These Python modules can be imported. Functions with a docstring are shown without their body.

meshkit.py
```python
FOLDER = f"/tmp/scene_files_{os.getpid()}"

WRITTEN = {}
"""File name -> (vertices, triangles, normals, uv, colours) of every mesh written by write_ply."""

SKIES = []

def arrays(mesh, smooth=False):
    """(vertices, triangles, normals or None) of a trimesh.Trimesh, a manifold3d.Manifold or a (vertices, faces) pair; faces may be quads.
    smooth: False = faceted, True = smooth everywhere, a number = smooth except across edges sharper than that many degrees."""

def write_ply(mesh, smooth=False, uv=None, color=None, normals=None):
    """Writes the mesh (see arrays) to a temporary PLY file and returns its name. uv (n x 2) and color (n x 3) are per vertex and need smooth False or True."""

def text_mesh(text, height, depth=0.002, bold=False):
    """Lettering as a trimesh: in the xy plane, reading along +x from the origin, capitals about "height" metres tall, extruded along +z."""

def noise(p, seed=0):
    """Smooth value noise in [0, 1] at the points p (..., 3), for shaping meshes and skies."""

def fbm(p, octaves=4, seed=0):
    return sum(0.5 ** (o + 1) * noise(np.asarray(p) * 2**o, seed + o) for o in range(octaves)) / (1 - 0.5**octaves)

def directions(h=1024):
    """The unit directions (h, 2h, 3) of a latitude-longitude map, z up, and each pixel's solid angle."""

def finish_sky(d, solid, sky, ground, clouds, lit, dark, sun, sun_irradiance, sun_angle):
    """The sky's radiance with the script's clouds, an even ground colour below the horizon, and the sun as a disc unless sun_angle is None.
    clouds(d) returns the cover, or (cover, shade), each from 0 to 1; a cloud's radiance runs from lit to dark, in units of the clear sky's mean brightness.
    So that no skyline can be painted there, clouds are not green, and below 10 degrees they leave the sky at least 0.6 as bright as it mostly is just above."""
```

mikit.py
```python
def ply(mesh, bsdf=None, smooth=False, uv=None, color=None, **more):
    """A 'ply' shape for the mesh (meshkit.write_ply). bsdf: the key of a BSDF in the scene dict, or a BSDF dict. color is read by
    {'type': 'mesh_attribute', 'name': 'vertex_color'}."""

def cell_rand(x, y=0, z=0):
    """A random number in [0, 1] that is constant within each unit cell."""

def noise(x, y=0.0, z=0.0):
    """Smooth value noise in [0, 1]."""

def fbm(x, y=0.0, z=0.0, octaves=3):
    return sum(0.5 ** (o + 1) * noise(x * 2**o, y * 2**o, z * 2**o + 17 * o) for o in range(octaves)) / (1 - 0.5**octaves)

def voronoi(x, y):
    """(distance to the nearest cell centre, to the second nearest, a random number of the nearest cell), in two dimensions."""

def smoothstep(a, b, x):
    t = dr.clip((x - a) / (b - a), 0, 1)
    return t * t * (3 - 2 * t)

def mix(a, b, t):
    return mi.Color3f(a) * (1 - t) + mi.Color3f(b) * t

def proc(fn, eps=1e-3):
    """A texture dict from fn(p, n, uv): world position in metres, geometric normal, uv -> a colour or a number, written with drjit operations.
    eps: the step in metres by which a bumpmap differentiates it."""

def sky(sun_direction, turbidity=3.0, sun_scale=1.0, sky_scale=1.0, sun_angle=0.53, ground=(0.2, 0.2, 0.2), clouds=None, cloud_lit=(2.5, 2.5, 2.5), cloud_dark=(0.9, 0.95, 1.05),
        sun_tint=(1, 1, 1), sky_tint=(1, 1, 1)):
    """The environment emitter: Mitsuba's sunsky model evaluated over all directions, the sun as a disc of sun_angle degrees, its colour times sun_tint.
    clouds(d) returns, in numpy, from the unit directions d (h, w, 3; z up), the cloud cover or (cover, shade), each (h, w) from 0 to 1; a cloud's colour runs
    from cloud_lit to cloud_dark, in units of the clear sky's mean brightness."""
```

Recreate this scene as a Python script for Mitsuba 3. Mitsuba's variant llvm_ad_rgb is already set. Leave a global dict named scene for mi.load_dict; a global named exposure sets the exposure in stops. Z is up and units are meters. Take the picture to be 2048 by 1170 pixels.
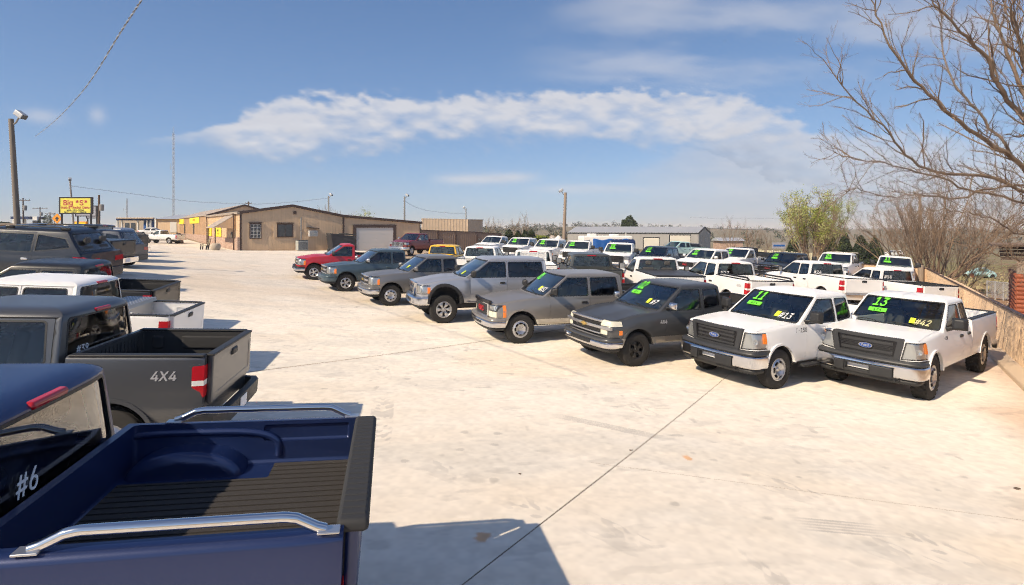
import math, random, numpy as np, trimesh, manifold3d as m3, mitsuba as mi, drjit as dr, mikit, meshkit
from shapely.geometry import Polygon, Point, box as sbox, LineString
from shapely.ops import unary_union, split
from scipy.interpolate import PchipInterpolator, RBFInterpolator
T = mi.ScalarTransform4f
PI = math.pi
rng = random.Random(7)
scene, labels = {}, {}

# ---------------------------------------------------------------- camera, sky, exposure
F, HOR = 1150.0, 455.0            # focal length and horizon in the pixels of the 2048 x 1170 photograph
scene['camera'] = {'type': 'perspective', 'fov': math.degrees(2 * math.atan(1024 / F)), 'fov_axis': 'x', 'near_clip': 0.05, 'far_clip': 20000.0,
                   'principal_point_offset_y': (585 - HOR) / 1170.0,
                   'to_world': T().look_at(origin=[0, 0, 0], target=[0, 1, 0], up=[0, 0, 1])}
SUN_H, SUN_E = math.radians(48), math.radians(39)   # heading of the shadows (clockwise from +y), height of the sun
SUN = (-math.sin(SUN_H) * math.cos(SUN_E), -math.cos(SUN_H) * math.cos(SUN_E), math.sin(SUN_E))
exposure = 1.9

def clouds(d):
    az = np.degrees(np.arctan2(d[..., 0], d[..., 1])); m = (np.abs(az) < 80) & (d[..., 2] < .62)
    c, s = np.zeros(d.shape[:2]), np.zeros(d.shape[:2]); c[m], s[m] = cloud_field(d[m])
    q = d[~m]; n = meshkit.fbm(q / np.maximum(q[:, 2:] + .12, .05) * np.array([2.2, 4.0, 1]) + 3.1, 3, 3); e = np.degrees(np.arcsin(q[:, 2])); k = np.clip(1 - e / 8, 0, 1)
    c[~m] = 1 - (1 - np.clip((n - .5) * 1.5, 0, .5)) * (1 - .38 * k); s[~m] = .3
    return c, s
def cloud_field(d):
    x, y, z = d[..., 0], d[..., 1], d[..., 2]
    az = np.degrees(np.arctan2(x, y)); el = np.degrees(np.arcsin(np.clip(z, -1, 1)))
    ss = lambda a, b, t: (lambda u: u * u * (3 - 2 * u))(np.clip((t - a) / (b - a), 0, 1))
    q = d / np.maximum(z[..., None] + 0.12, 0.05)
    n1 = meshkit.fbm(q * np.array([2.2, 4.0, 1]) + 3.1, 5, 3); n2 = meshkit.fbm(q * np.array([6., 9., 1]) + 9.7, 5, 11)
    n3 = meshkit.fbm(np.stack([az / 7, el / 3.2, az * 0], -1), 5, 5)
    # the long arched bank of cloud: its upper and lower edge by compass direction
    n4 = meshkit.fbm(np.stack([az / 2.2, el / .9, az * 0], -1), 4, 8); n5 = meshkit.fbm(np.stack([az / 1.3 + el * .5, el / .7, az * 0 + 5], -1), 4, 21)
    top = np.interp(az, [-34, -28, -24.5, -20, -10, -1, 8, 18, 26.6, 30, 38, 48], [7.0, 8.6, 10.6, 11.5, 12.6, 13.6, 13.4, 12.3, 9.8, 8.4, 6.8, 6.0])
    bot = np.interp(az, [-34, -28, -24, -15, -9, -5, 0, 8, 18, 24, 30, 48], [6.8, 6.9, 6.0, 6.5, 7.6, 8.3, 8.0, 8.6, 7.0, 4.6, 2.0, .5])
    w = np.maximum(top - bot, .3); t = (el - bot) / w + (n3 - .5) * .55 + (n5 - .5) * .42
    band = ss(-.05, .42, t) * (1 - ss(.86, 1.06, t)) * ss(-34, -24, az + (n3 - .5) * 8) * (1 - ss(34, 60, az))
    band *= np.clip(.36 + .6 * n2 + 1.5 * (n4 - .5) + .3 * ss(.5, .9, t), 0, 1) * (1 - .35 * ss(16, 34, az)); mid = bot; t = (t - .5) * 3
    # thin streaks lower down and veils high on the right
    st = np.exp(-((el - 4.9 - .02 * az - (n3 - .5) * .8) / .45) ** 2) * ss(-9, -5, az) * (1 - ss(0, 4, az)) * .7
    st2 = np.exp(-((el - 3.7 + (n3 - .5) * .7) / .5) ** 2) * ss(-1, 6, az) * (1 - ss(25, 34, az)) * .45
    edge = np.interp(az, [0, 10, 16, 22, 26.6, 30, 38, 48], [3.5, 5.0, 8.0, 9.2, 8.8, 7.8, 6.2, 5.4]); low = ss(4, 24, az) * (1 - ss(edge - 1.6, edge + .8, el + (n3 - .5) * 2.2 + (n5 - .5) * 1.2)) * (.50 + .34 * n2)
    veil = ss(.36, .72, n1) * ss(-2, 14, az) * ss(10.5, 15, el) * .5
    puff = .5 * np.exp(-((az + 39.3) / 1.2) ** 2 - ((el - 8.5) / .5) ** 2) + .45 * np.exp(-((az + 35.8) / .5) ** 2 - ((el - 9.0) / .6) ** 2)
    haze = (1 - ss(0, 7.5, el)) * .24
    wide = np.clip((n1 - .5) * 1.5, 0, .5) * np.maximum(ss(60, 78, np.abs(az)), ss(30, 37, el))
    cov = np.maximum.reduce([band, st, st2, low, veil, puff, wide]); cov = 1 - (1 - cov) * (1 - haze)
    shade = np.clip(.35 * ss(-.2, -1.6, t) * (band > .05) + .3 * (1 - n2) + .35 * low / (low + band + st + st2 + .05), 0, 1)
    return np.clip(cov, 0, .93), shade

scene['sky'] = mikit.sky(SUN, turbidity=3.0, clouds=clouds, cloud_lit=(2.6, 2.63, 2.8), cloud_dark=(1.30, 1.38, 1.66), ground=(.3, .27, .22), sky_scale=.79, sky_tint=(.93, 1.0, 1.17), sun_tint=(.98, 1.0, 1.04))

# ---------------------------------------------------------------- helpers
Mf, CS = m3.Manifold, m3.CrossSection
def numbered(key):
    k, i = key, 0
    while k in scene or k in labels or any(s.startswith(k + '__') for s in (scene if '__' not in k else ())):
        i += 1; k = f'{key}_{i:03d}'
    return k
used = set()
def newkey(key):
    k, i = key, 0
    while k in used: i += 1; k = f'{key}_{i:03d}'
    used.add(k); return k
def tag(key, label=None, cat=None, group=None, kind=None):
    labels[key] = {a: b for a, b in (('label', label), ('category', cat), ('group', group), ('kind', kind)) if b}
    return key
def thing(name, label, cat, group=None):
    return tag(newkey(name), label, cat, group)
def part(parent, name, mesh, mat, smooth=35, to_world=None, label=None, kind=None):
    k = newkey(parent + '__' + name)
    s = mesh if isinstance(mesh, dict) else mikit.ply(mesh, None, smooth)
    scene[k] = {**s, 'bsdf': {'type': 'ref', 'id': mat}}
    if to_world is not None: scene[k]['to_world'] = to_world
    if label or kind: tag(k, label, kind=kind)
    return k
def solo(name, label, cat, mesh, mat, smooth=35, group=None, kind=None):
    k = newkey(name)
    scene[k] = mikit.ply(mesh, mat, smooth); tag(k, label, cat, group, kind)
    return k
def man(v, f): return Mf(m3.Mesh(np.asarray(v, np.float32), np.asarray(f, np.uint32)))
def tm(m):
    if isinstance(m, trimesh.Trimesh): return m
    a = m.to_mesh(); return trimesh.Trimesh(np.array(a.vert_properties[:, :3], float), np.array(a.tri_verts, int), process=False)
def cat_(*ms): return trimesh.util.concatenate([tm(m) for m in ms])
def loft(rings):
    """closed solid through equal-length closed rings"""
    R = np.asarray(rings, float); n, k, _ = R.shape
    v = np.vstack([R.reshape(-1, 3), R[0].mean(0), R[-1].mean(0)])
    i, j = np.meshgrid(np.arange(n - 1), np.arange(k), indexing='ij'); j2 = (j + 1) % k
    a, b, c, d = i * k + j, i * k + j2, (i + 1) * k + j2, (i + 1) * k + j
    f = np.vstack([np.stack([a, b, c], -1).reshape(-1, 3), np.stack([a, c, d], -1).reshape(-1, 3)])
    j = np.arange(k); j2 = (j + 1) % k
    f = np.vstack([f, np.stack([j2, j, np.full(k, n * k)], 1), np.stack([(n - 1) * k + j, (n - 1) * k + j2, np.full(k, n * k + 1)], 1)])
    V = v[f]; vol = np.einsum('ij,ij->i', V[:, 0], np.cross(V[:, 1], V[:, 2])).sum()
    return man(v, f if vol > 0 else f[:, ::-1])
def cs(poly):
    if isinstance(poly, (list, tuple, np.ndarray)): return CS([np.asarray(poly, float)], m3.FillRule.EvenOdd)
    c = []
    for g in getattr(poly, 'geoms', [poly]):
        c.append(np.array(g.exterior.coords)[:-1]); c += [np.array(h.coords)[:-1] for h in g.interiors]
    return CS(c, m3.FillRule.EvenOdd)
def prism_y(poly, y0, y1): return Mf.extrude(cs(poly), y1 - y0).transform(np.array([[1, 0, 0, 0], [0, 0, 1, y0], [0, 1, 0, 0.]]))
def prism_x(poly, x0, x1): return Mf.extrude(cs(poly), x1 - x0).transform(np.array([[0, 0, 1, x0], [1, 0, 0, 0], [0, 1, 0, 0.]]))
def prism_z(poly, z0, z1): return Mf.extrude(cs(poly), z1 - z0).translate([0, 0, z0])
def bx(x0, x1, y0, y1, z0, z1): return Mf.cube([x1 - x0, y1 - y0, z1 - z0]).translate([x0, y0, z0])
def rbox(x0, x1, y0, y1, z0, z1, r=.02, n=8):
    s = Mf.sphere(r, n)
    return Mf.batch_hull([s.translate([a, b, c]) for a in (x0 + r, x1 - r) for b in (y0 + r, y1 - r) for c in (z0 + r, z1 - r)])
def cyl_y(x, z, r, y0, y1, n=40): return prism_y(Point(x, z).buffer(r, n // 4), y0, y1)
def rnd(pts, r): return Polygon(pts).buffer(-r).buffer(r * 1.0, quad_segs=4)
def union(ms): return Mf.batch_boolean(list(ms), m3.OpType.Add)
TUBE_FLIP = True
def tube(pts, rad, n=8, cap=True):
    p = np.asarray(pts, float); t = np.gradient(p, axis=0); t /= np.linalg.norm(t, axis=1, keepdims=True) + 1e-12
    up = np.array([0, 0, 1.]) if abs(t[:, 2]).mean() < .8 else np.array([1., 0, 0])
    a = np.cross(t, up); a /= np.linalg.norm(a, axis=1, keepdims=True) + 1e-12; b = np.cross(t, a)
    th = np.arange(n) * 2 * PI / n; rad = np.broadcast_to(rad, (len(p),))
    v = p[:, None] + rad[:, None, None] * (np.cos(th)[None, :, None] * a[:, None] + np.sin(th)[None, :, None] * b[:, None])
    i, j = np.meshgrid(np.arange(len(p) - 1), np.arange(n), indexing='ij'); j2 = (j + 1) % n
    q = np.stack([i * n + j, (i + 1) * n + j, (i + 1) * n + j2, i * n + j2], -1).reshape(-1, 4)
    f = np.vstack([q[:, [0, 1, 2]], q[:, [0, 2, 3]]]); v = v.reshape(-1, 3)
    if cap:
        m = len(v); v = np.vstack([v, p[0], p[-1]]); j = np.arange(n); j2 = (j + 1) % n; e = (len(p) - 1) * n
        f = np.vstack([f, np.stack([j, j2, np.full(n, m)], 1), np.stack([e + j2, e + j, np.full(n, m + 1)], 1)])
    m_ = trimesh.Trimesh(v, f, process=False)
    if TUBE_FLIP: m_.invert()
    return m_
def lathe(prof, n=40):
    """prof: (r, y) points, axis y, closed section"""
    pr = np.asarray(prof, float); th = np.arange(n) * 2 * PI / n; k = len(pr)
    v = np.stack([pr[None, :, 0] * np.cos(th)[:, None], np.broadcast_to(pr[None, :, 1], (n, k)), pr[None, :, 0] * np.sin(th)[:, None]], -1).reshape(-1, 3)
    i, j = np.meshgrid(np.arange(n), np.arange(k), indexing='ij'); i2, j2 = (i + 1) % n, (j + 1) % k
    q = np.stack([i * k + j, i2 * k + j, i2 * k + j2, i * k + j2], -1).reshape(-1, 4)
    f = np.vstack([q[:, [0, 1, 2]], q[:, [0, 2, 3]]])
    V = v[f]; vol = np.einsum('ij,ij->i', V[:, 0], np.cross(V[:, 1], V[:, 2])).sum()
    return trimesh.Trimesh(v, f if vol > 0 else f[:, ::-1], process=False)
def sweep(path, prof, close_ends=True):
    """profile (d outwards, z) swept along a plan path (x, y); outwards is to the left of the path's direction"""
    p = np.asarray(path, float); t = np.gradient(p, axis=0); t /= np.linalg.norm(t, axis=1, keepdims=True)
    nrm = np.stack([-t[:, 1], t[:, 0]], 1); pr = np.asarray(prof, float)
    return loft([[(p[i, 0] + nrm[i, 0] * d, p[i, 1] + nrm[i, 1] * d, z) for d, z in pr] for i in range(len(p))])

# ---------------------------------------------------------------- materials
def mat(name, rgb, rough=.5, metal=0., spec=.5, coat=0., **kw):
    d = {'type': 'principled', 'base_color': {'type': 'rgb', 'value': list(rgb)} if not isinstance(rgb, dict) else rgb, 'roughness': rough, 'metallic': metal, 'specular': spec, **kw}
    if coat: d.update(clearcoat=coat, clearcoat_gloss=.95)
    scene[name] = {'type': 'twosided', 'bsdf': d}
    return name
def paint(name, rgb, metal=.25, rough=.30): return mat(name, rgb, rough, metal, .7, 1.0)
paint('paint_white', (.74, .74, .735), 0., .3); paint('paint_cream', (.70, .69, .66), 0., .35)
paint('paint_red', (.42, .012, .018), .1); paint('paint_teal', (.075, .115, .14), .45); paint('paint_stone', (.21, .205, .20), .5)
paint('paint_silver', (.46, .47, .50), .6); paint('paint_pewter', (.28, .265, .25), .5); paint('paint_charcoal', (.085, .088, .092), .5)
paint('paint_blue', (.010, .026, .105), .4); paint('paint_graphite', (.085, .09, .10), .5); paint('paint_darkgrey', (.020, .021, .023), .3)
paint('paint_slate', (.014, .019, .030), .3); paint('paint_black', (.010, .011, .014), .1); paint('paint_yellow', (.72, .43, .02), 0.)
paint('paint_maroon', (.16, .018, .022), .15); paint('paint_navy', (.035, .045, .07), .4); paint('paint_olive', (.095, .098, .09), .5)
paint('paint_aqua', (.36, .55, .56), 0., .6); paint('paint_tan', (.62, .57, .47), .1)
mat('chrome', (.78, .78, .79), .12, 1.); mat('alloy', (.62, .62, .63), .3, .9); mat('dark_alloy', (.02, .02, .022), .35, .4, .5, .5); mat('steel', (.42, .42, .42), .45, .9)
mat('rubber', (.022, .021, .02), .85); mat('black_plastic', (.022, .023, .025), .5); mat('grey_plastic', (.034, .036, .04), .45); mat('black_gloss', (.01, .01, .012), .25)
mat('bed_liner_black', (.028, .029, .031), .75); mat('mat_rubber', (.036, .033, .031), .9); mat('interior_grey', (.085, .085, .085), .8); mat('interior_dark', (.03, .03, .032), .8)
mat('seat_cloth', (.075, .072, .07), .9); mat('red_lens', (.42, .008, .015), .15, 0., .5, 1.); mat('amber_lens', (.85, .22, .02), .2, 0., .5, 1.); mat('white_lens', (.7, .7, .68), .2, 0., .5, 1.)
mat('reflector', (.55, .55, .54), .32, .65); mat('old_lens', (.72, .69, .56), .3, .1, .5, 1.)
mat('decal_green', (.17, .80, .05), .6); mat('decal_yellow', (.75, .85, .05), .6); mat('decal_white', (.8, .8, .8), .6); mat('decal_cream', (.8, .74, .4), .6); mat('decal_red', (.42, .02, .03), .5); mat('emblem_blue', (.02, .07, .28), .3, 0, .5, 1.)
mat('emblem_gold', (.6, .42, .14), .3, .6); mat('decal_silver', (.5, .5, .52), .4, .5)
for n_, t_ in (('glass_clear', (.86, .90, .87)), ('glass_tint', (.40, .44, .43)), ('glass_dark', (.20, .21, .22)), ('lens_clear', (.97, .98, .98))):
    scene[n_] = {'type': 'thindielectric', 'int_ior': 1.5, 'specular_transmittance': {'type': 'rgb', 'value': list(t_)}}
# ---------------------------------------------------------------- vehicles: x forwards from the front axle, y to the driver's side, z up
def ring(zb, zt, wb, wm, ws, zm, r, crown, dome=0.):
    """closed cross-section of a body at one station"""
    pts = [(0., zb), (wb * .5, zb), (wb - .05, zb)]
    for s in np.linspace(0, 1, 5)[:-1]:
        z = zb + .05 + (zm - zb - .05) * s; pts.append((wm - (wm - wb) * (1 - s) ** 2, z))
    for s in np.linspace(0, 1, 6):
        z = zm + (zt - r - zm) * s; pts.append((wm - (wm - ws) * s ** 2.2, z))
    for a in np.linspace(0, PI / 2, 6)[1:]:
        pts.append((ws - r * 1.25 * (1 - math.cos(a)), zt - r + r * math.sin(a)))
    y0 = ws - 1.25 * r
    for s in (.82, .64, .5, .3, 0.):
        y = y0 * s; pts.append((y, zt + crown * (1 - s * s) + (dome if s < .6 else 0)))
    h = np.array(pts); m = h[1:-1][::-1] * [-1, 1]
    return np.vstack([h, m])
def rings(xs, zt, zb, W, taper, zm, r, crown, dome, o=0., ws=.045, wb=.05):
    out = []
    for x in xs:
        w = W - taper(x) + o; z1 = zt(x) + o; b = zb(x) - o
        q = ring(b, z1, w - wb, w, w - ws, min(zm, z1 - r - .05), r, crown(x), dome(x))
        out.append(np.column_stack([np.full(len(q), x), q]))
    return out
PD = dict(W=.985, wb=3.65, xn=.80, xc=-.42, xt=-1.28, xb=-1.95, xr=-2.72, xe=-4.95, hood=1.12, cowl=1.24, belt=1.24, roof=1.88, rail=1.38, sill=.50, R=.39, tw=.25, ra=.485,
          tumble=.20, cab='ext', rail_cap=1, liner=0, mirror='black', rim='steel7', bowf=.10, glass='glass_tint', rear_glass='glass_dark', seats=1, zm=.82, handle='black_plastic', dome=.02,
          trim=1, style='ford11', bump='chrome', flare=0, board=0, tail='std', lift=0., bed=1, cap_roof=.07, sidewin=None, roofrake=.05, taper_n=.20, crown=.03, rear_bumper='chrome', gate_paint=1, nose_r=.10, mud=0)
def wheel_parts(P, kind=None, R=None, tw=None):
    """tyre and rim, axle along y, outer face at +y"""
    R = R or P['R']; tw = tw or P['tw']; kind = kind or P['rim']; rr = R * .56; h = tw / 2
    prof = [(rr - .01, -h * .8), (rr + .01, -h * .95), (R * .80, -h), (R * .94, -h * .96), (R * .99, -h * .82), (R, -h * .6), (R, h * .6), (R * .99, h * .82), (R * .94, h * .96), (R * .80, h), (rr + .01, h * .95), (rr - .01, h * .8)]
    ty = [lathe(prof, 34)]
    if P['mud']:                                           # tread blocks
        bl = []
        for k in range(26):
            for y0, y1, ph in ((-h * .98, -h * .45, 0), (-h * .36, h * .36, .5), (h * .45, h * .98, 0)):
                b = rbox(R - .02, R + .012, y0, y1, -.024, .024, .006, 6).rotate([0, (k + ph) * 360 / 26, 0]); bl.append(tm(b))
        ty += bl
    else:
        ty += [] if not P.get('detail', 1) or not P['trim'] else [lathe([(R * .999, y - .012), (R + .006, y - .010), (R + .006, y + .010), (R * .999, y + .012)], 34) for y in (-h * .5, -h * .18, h * .18, h * .5)]
    tyre = cat_(*ty)
    barrel = lathe([(rr - .004, -h * .75), (rr + .002, -h * .75), (rr + .002, h * .86), (rr + .006, h * .92), (rr - .012, h * .93), (rr - .03, h * .80), (rr - .035, h * .3), (rr - .02, -h * .7)], 28)
    disc = Point(0, 0).buffer(rr - .02, 7); ho = []
    if kind.startswith('steel'):
        n = int(kind[5:]); ho = [Point(rr * .68 * math.cos(a), rr * .68 * math.sin(a)).buffer(rr * .135, 3) for a in np.arange(n) * 2 * PI / n]
    elif kind.startswith('slot'):
        n = int(kind[4:]); ho = []
        for a in np.arange(n) * 2 * PI / n:
            c, s = math.cos(a), math.sin(a); ho.append(LineString([(rr * .68 * c - rr * .14 * s, rr * .68 * s + rr * .14 * c), (rr * .68 * c + rr * .14 * s, rr * .68 * s - rr * .14 * c)]).buffer(rr * .1, 3))
    else:
        n = int(kind[5:]); w = .52 if n == 5 else .46
        for a in np.arange(n) * 2 * PI / n:
            q = [(rr * .36, a + PI / n * .55), (rr * .84, a + PI / n * (1 - w) + .02), (rr * .86, a + PI / n), (rr * .84, a + PI / n * (1 + w) - .02), (rr * .36, a + PI / n * 1.45)]
            ho.append(Polygon([(r_ * math.cos(t), r_ * math.sin(t)) for r_, t in q]).buffer(-.012).buffer(.012))
    nuts = [Point(rr * .30 * math.cos(a), rr * .30 * math.sin(a)).buffer(.013, 2) for a in np.arange(6) * PI / 3 + .3]
    face = tm(Mf.extrude(cs(disc.difference(unary_union(ho))), .022).refine_to_length(.11)); v = face.vertices.copy(); rad = np.hypot(v[:, 0], v[:, 1]) / rr
    off = h * (.62 if P['lift'] == 0 else .5) + .05 * np.exp(-((rad - .62) / .22) ** 2) * (1 if n > 6 or kind[0] == 's' and kind[1] == 't' else .4)
    face.vertices = np.stack([v[:, 0], v[:, 2] + off, v[:, 1]], 1); face.invert()
    hub = lathe([(0.001, h * .5), (rr * .20, h * .5), (rr * .20, h * .80), (rr * .15, h * .9), (.001, h * .92)], 20)
    bolts = [trimesh.creation.cylinder(.014, .04, sections=6, transform=trimesh.transformations.translation_matrix([rr * .32 * math.cos(a), h * .72, rr * .32 * math.sin(a)]) @ trimesh.transformations.rotation_matrix(PI / 2, [1, 0, 0])) for a in np.arange(6) * PI / 3 + .3]
    rim = cat_(barrel, face, hub)
    drum = cat_(lathe([(.001, -h * .5), (rr * .9, -h * .5), (rr * .9, h * .05), (.001, h * .05)], 16), *bolts)
    return tyre, rim, drum
def seat_mesh():
    return cat_(rbox(-.05, .48, -.26, .26, .32, .47, .06), rbox(-.2, .0, -.25, .25, .40, .98, .06).rotate([0, -12, 0]).translate([.12, 0, .02]), rbox(-.26, -.14, -.13, .13, 1.02, 1.20, .05))
SEAT = mikit.ply(seat_mesh(), None, 40)
def steering():
    th = np.linspace(0, 2 * PI, 28); ring_ = np.stack([.19 * np.sin(th) * .35, .19 * np.cos(th), .19 * np.sin(th) * .94], 1)
    return cat_(tube(ring_, .016, 7, False), tube([[0, -.18, 0], [.01, 0, 0], [0, .18, 0]], .02, 6), tube([[0, 0, 0], [.3, 0, -.1]], .03, 6))
STEER = mikit.ply(steering(), None, 40)

def grille_parts(P, nose):
    """(name, mesh, material) of the front end for a style; nose(y) gives the front face's x"""
    st, xn, W, hd = P['style'], P['xn'], P['W'], P['hood']; out = []
    fr = lambda poly, a, b: prism_x(poly, xn + a, xn + b)
    trap = lambda y0, z0, y1, z1: [(-y0, z0), (y0, z0), (y1, z1), (-y1, z1)]
    def lamp(poly, name='headlight', m='white_lens'): out.append((name, poly, 'CONF:' + m))
    two = lambda poly: [poly, [(-y, z) for y, z in poly][::-1]]
    txt = lambda s, h, y, z, x, bold=True: P['_decals'].append(('emblem_text', s, h, y, z, x, bold))
    if st in ('ford11', 'ford13'):
        zo, zi = hd - .44, hd - .0
        o = rnd(trap(.58, zo, .66, zi), .04); i = rnd(trap(.49, zo + .06, .55, zi - .06), .02)
        out.append(('grille_frame', fr(o.difference(i), -.05, .045), 'grey_plastic')); out.append(('grille_mesh', fr(i, -.05, .008), 'black_gloss'))
        n = 4 if st == 'ford11' else 2; zz = np.linspace(zo + .10, zi - .10, n) if n == 4 else [zo + .13, zi - .13]
        hh = .026 if n == 4 else .034
        out.append(('grille_bar', union([prism_y(rnd([(xn - .02, z - hh), (xn + .025, z - hh * .8), (xn + .03, z + hh * .5), (xn - .02, z + hh)], .006), -.47, .47) for z in zz]), 'grey_plastic'))
        if n == 2:
            out.append(('grille_slat', union([bx(xn - .02, xn + .02, -.48, .48, z - .005, z + .005) for z in np.linspace(zo + .07, zi - .07, 11)]), 'black_plastic'))
        else:
            out.append(('grille_slat', union([bx(xn - .02, xn + .022, s * .40 - .05, s * .40 + .05, z - .006, z + .006) for z in np.linspace(zo + .07, zi - .07, 12) for s in (1, -1)]), 'black_plastic'))
        zc = (zo + zi) / 2; el = Point(0, 0).buffer(1, 10)
        from shapely import affinity as af
        e = lambda s: af.translate(af.scale(el, .125 * s, .05 * s), 0, zc)
        out.append(('emblem', fr(e(1), .03, .062), 'chrome')); out.append(('emblem_badge', fr(e(.9), .03, .066), 'emblem_blue'))
        P['_decals'].append(('emblem_text', 'Ford', .045, 0, zc - .018, xn + .066, 'chrome'))
        for s, q in zip((1, -1), two([(.605, hd - .41), (.98, hd - .37), (.98, hd - .06), (.675, hd - .06)])): lamp(q)
        for q in two([(.86, hd - .27), (.99, hd - .27), (.99, hd - .07), (.90, hd - .07)]): out.append(('turn_signal', q, 'CONF2:amber_lens'))
    elif st in ('chevy02', 'chevy04', 'chevy07', 'gmc05'):
        zo, zi = hd - .34, hd - .04; yy = .90 if st != 'gmc05' else .6
        o = rnd(trap(.60, zo, .60, zi), .02)
        out.append(('grille_mesh', fr(o, -.05, .005), 'black_gloss'))
        out.append(('grille_slat', union([bx(xn - .02, xn + .018, -.59, .59, z - .006, z + .006) for z in np.linspace(zo + .03, zi - .03, 9)]), 'black_plastic'))
        fz = [(zo - .01, zo + .025), (zi - .025, zi + .02), ((zo + zi) / 2 - .035, (zo + zi) / 2 + .035)]
        if st == 'gmc05': fz = fz[:2]
        out.append(('grille_bar', union([prism_y(rnd([(xn - .03, a), (xn + .035, a), (xn + .035, b), (xn - .03, b)], .008), -.92 if k == 2 and st == 'chevy02' else -.62, .92 if k == 2 and st == 'chevy02' else .62) for k, (a, b) in enumerate(fz)]), 'chrome' if st != 'chevy02' else 'alloy'))
        zc = (zo + zi) / 2
        bow = [(-.12, zc - .022), (-.045, zc - .022), (-.04, zc - .045), (.04, zc - .045), (.045, zc - .022), (.12, zc - .022), (.105, zc + .022), (.045, zc + .022), (.04, zc + .045), (-.04, zc + .045), (-.045, zc + .022), (-.105, zc + .022)]
        if st != 'gmc05': out.append(('emblem', fr(bow, .03, .055), 'emblem_gold'))
        else: P['_decals'].append(('emblem_text', 'GMC', .10, 0, zc - .05, xn + .03, 'decal_red'))
        lm = 'old_lens' if st == 'chevy02' else 'white_lens'
        if st == 'chevy02':
            for q in two([(.60, zc + .045), (.99, zc + .045), (.99, zi + .0), (.60, zi + .02)]): lamp(q, 'headlight', lm)
            for q in two([(.60, zo + .0), (.80, zo), (.80, zc - .045), (.60, zc - .045)]): lamp(q, 'parking_lamp', lm)
            for q in two([(.81, zo), (.99, zo), (.99, zc - .045), (.81, zc - .045)]): out.append(('turn_signal', q, 'CONF2:amber_lens'))
        else:
            for q in two([(.62, zo), (.99, zo), (.99, zi), (.62, zi + .02)]): lamp(q)
            for q in two([(.90, zo + .01), (.99, zo + .01), (.99, zi - .02), (.93, zi - .02)]): out.append(('turn_signal', q, 'CONF2:amber_lens'))
    elif st == 'gmc98':
        zo, zi = hd - .40, hd - .07; zc = (zo + zi) / 2
        out.append(('grille_mesh', fr(rnd(trap(.50, zo, .50, zi), .02), -.05, .01), 'black_plastic'))
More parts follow.
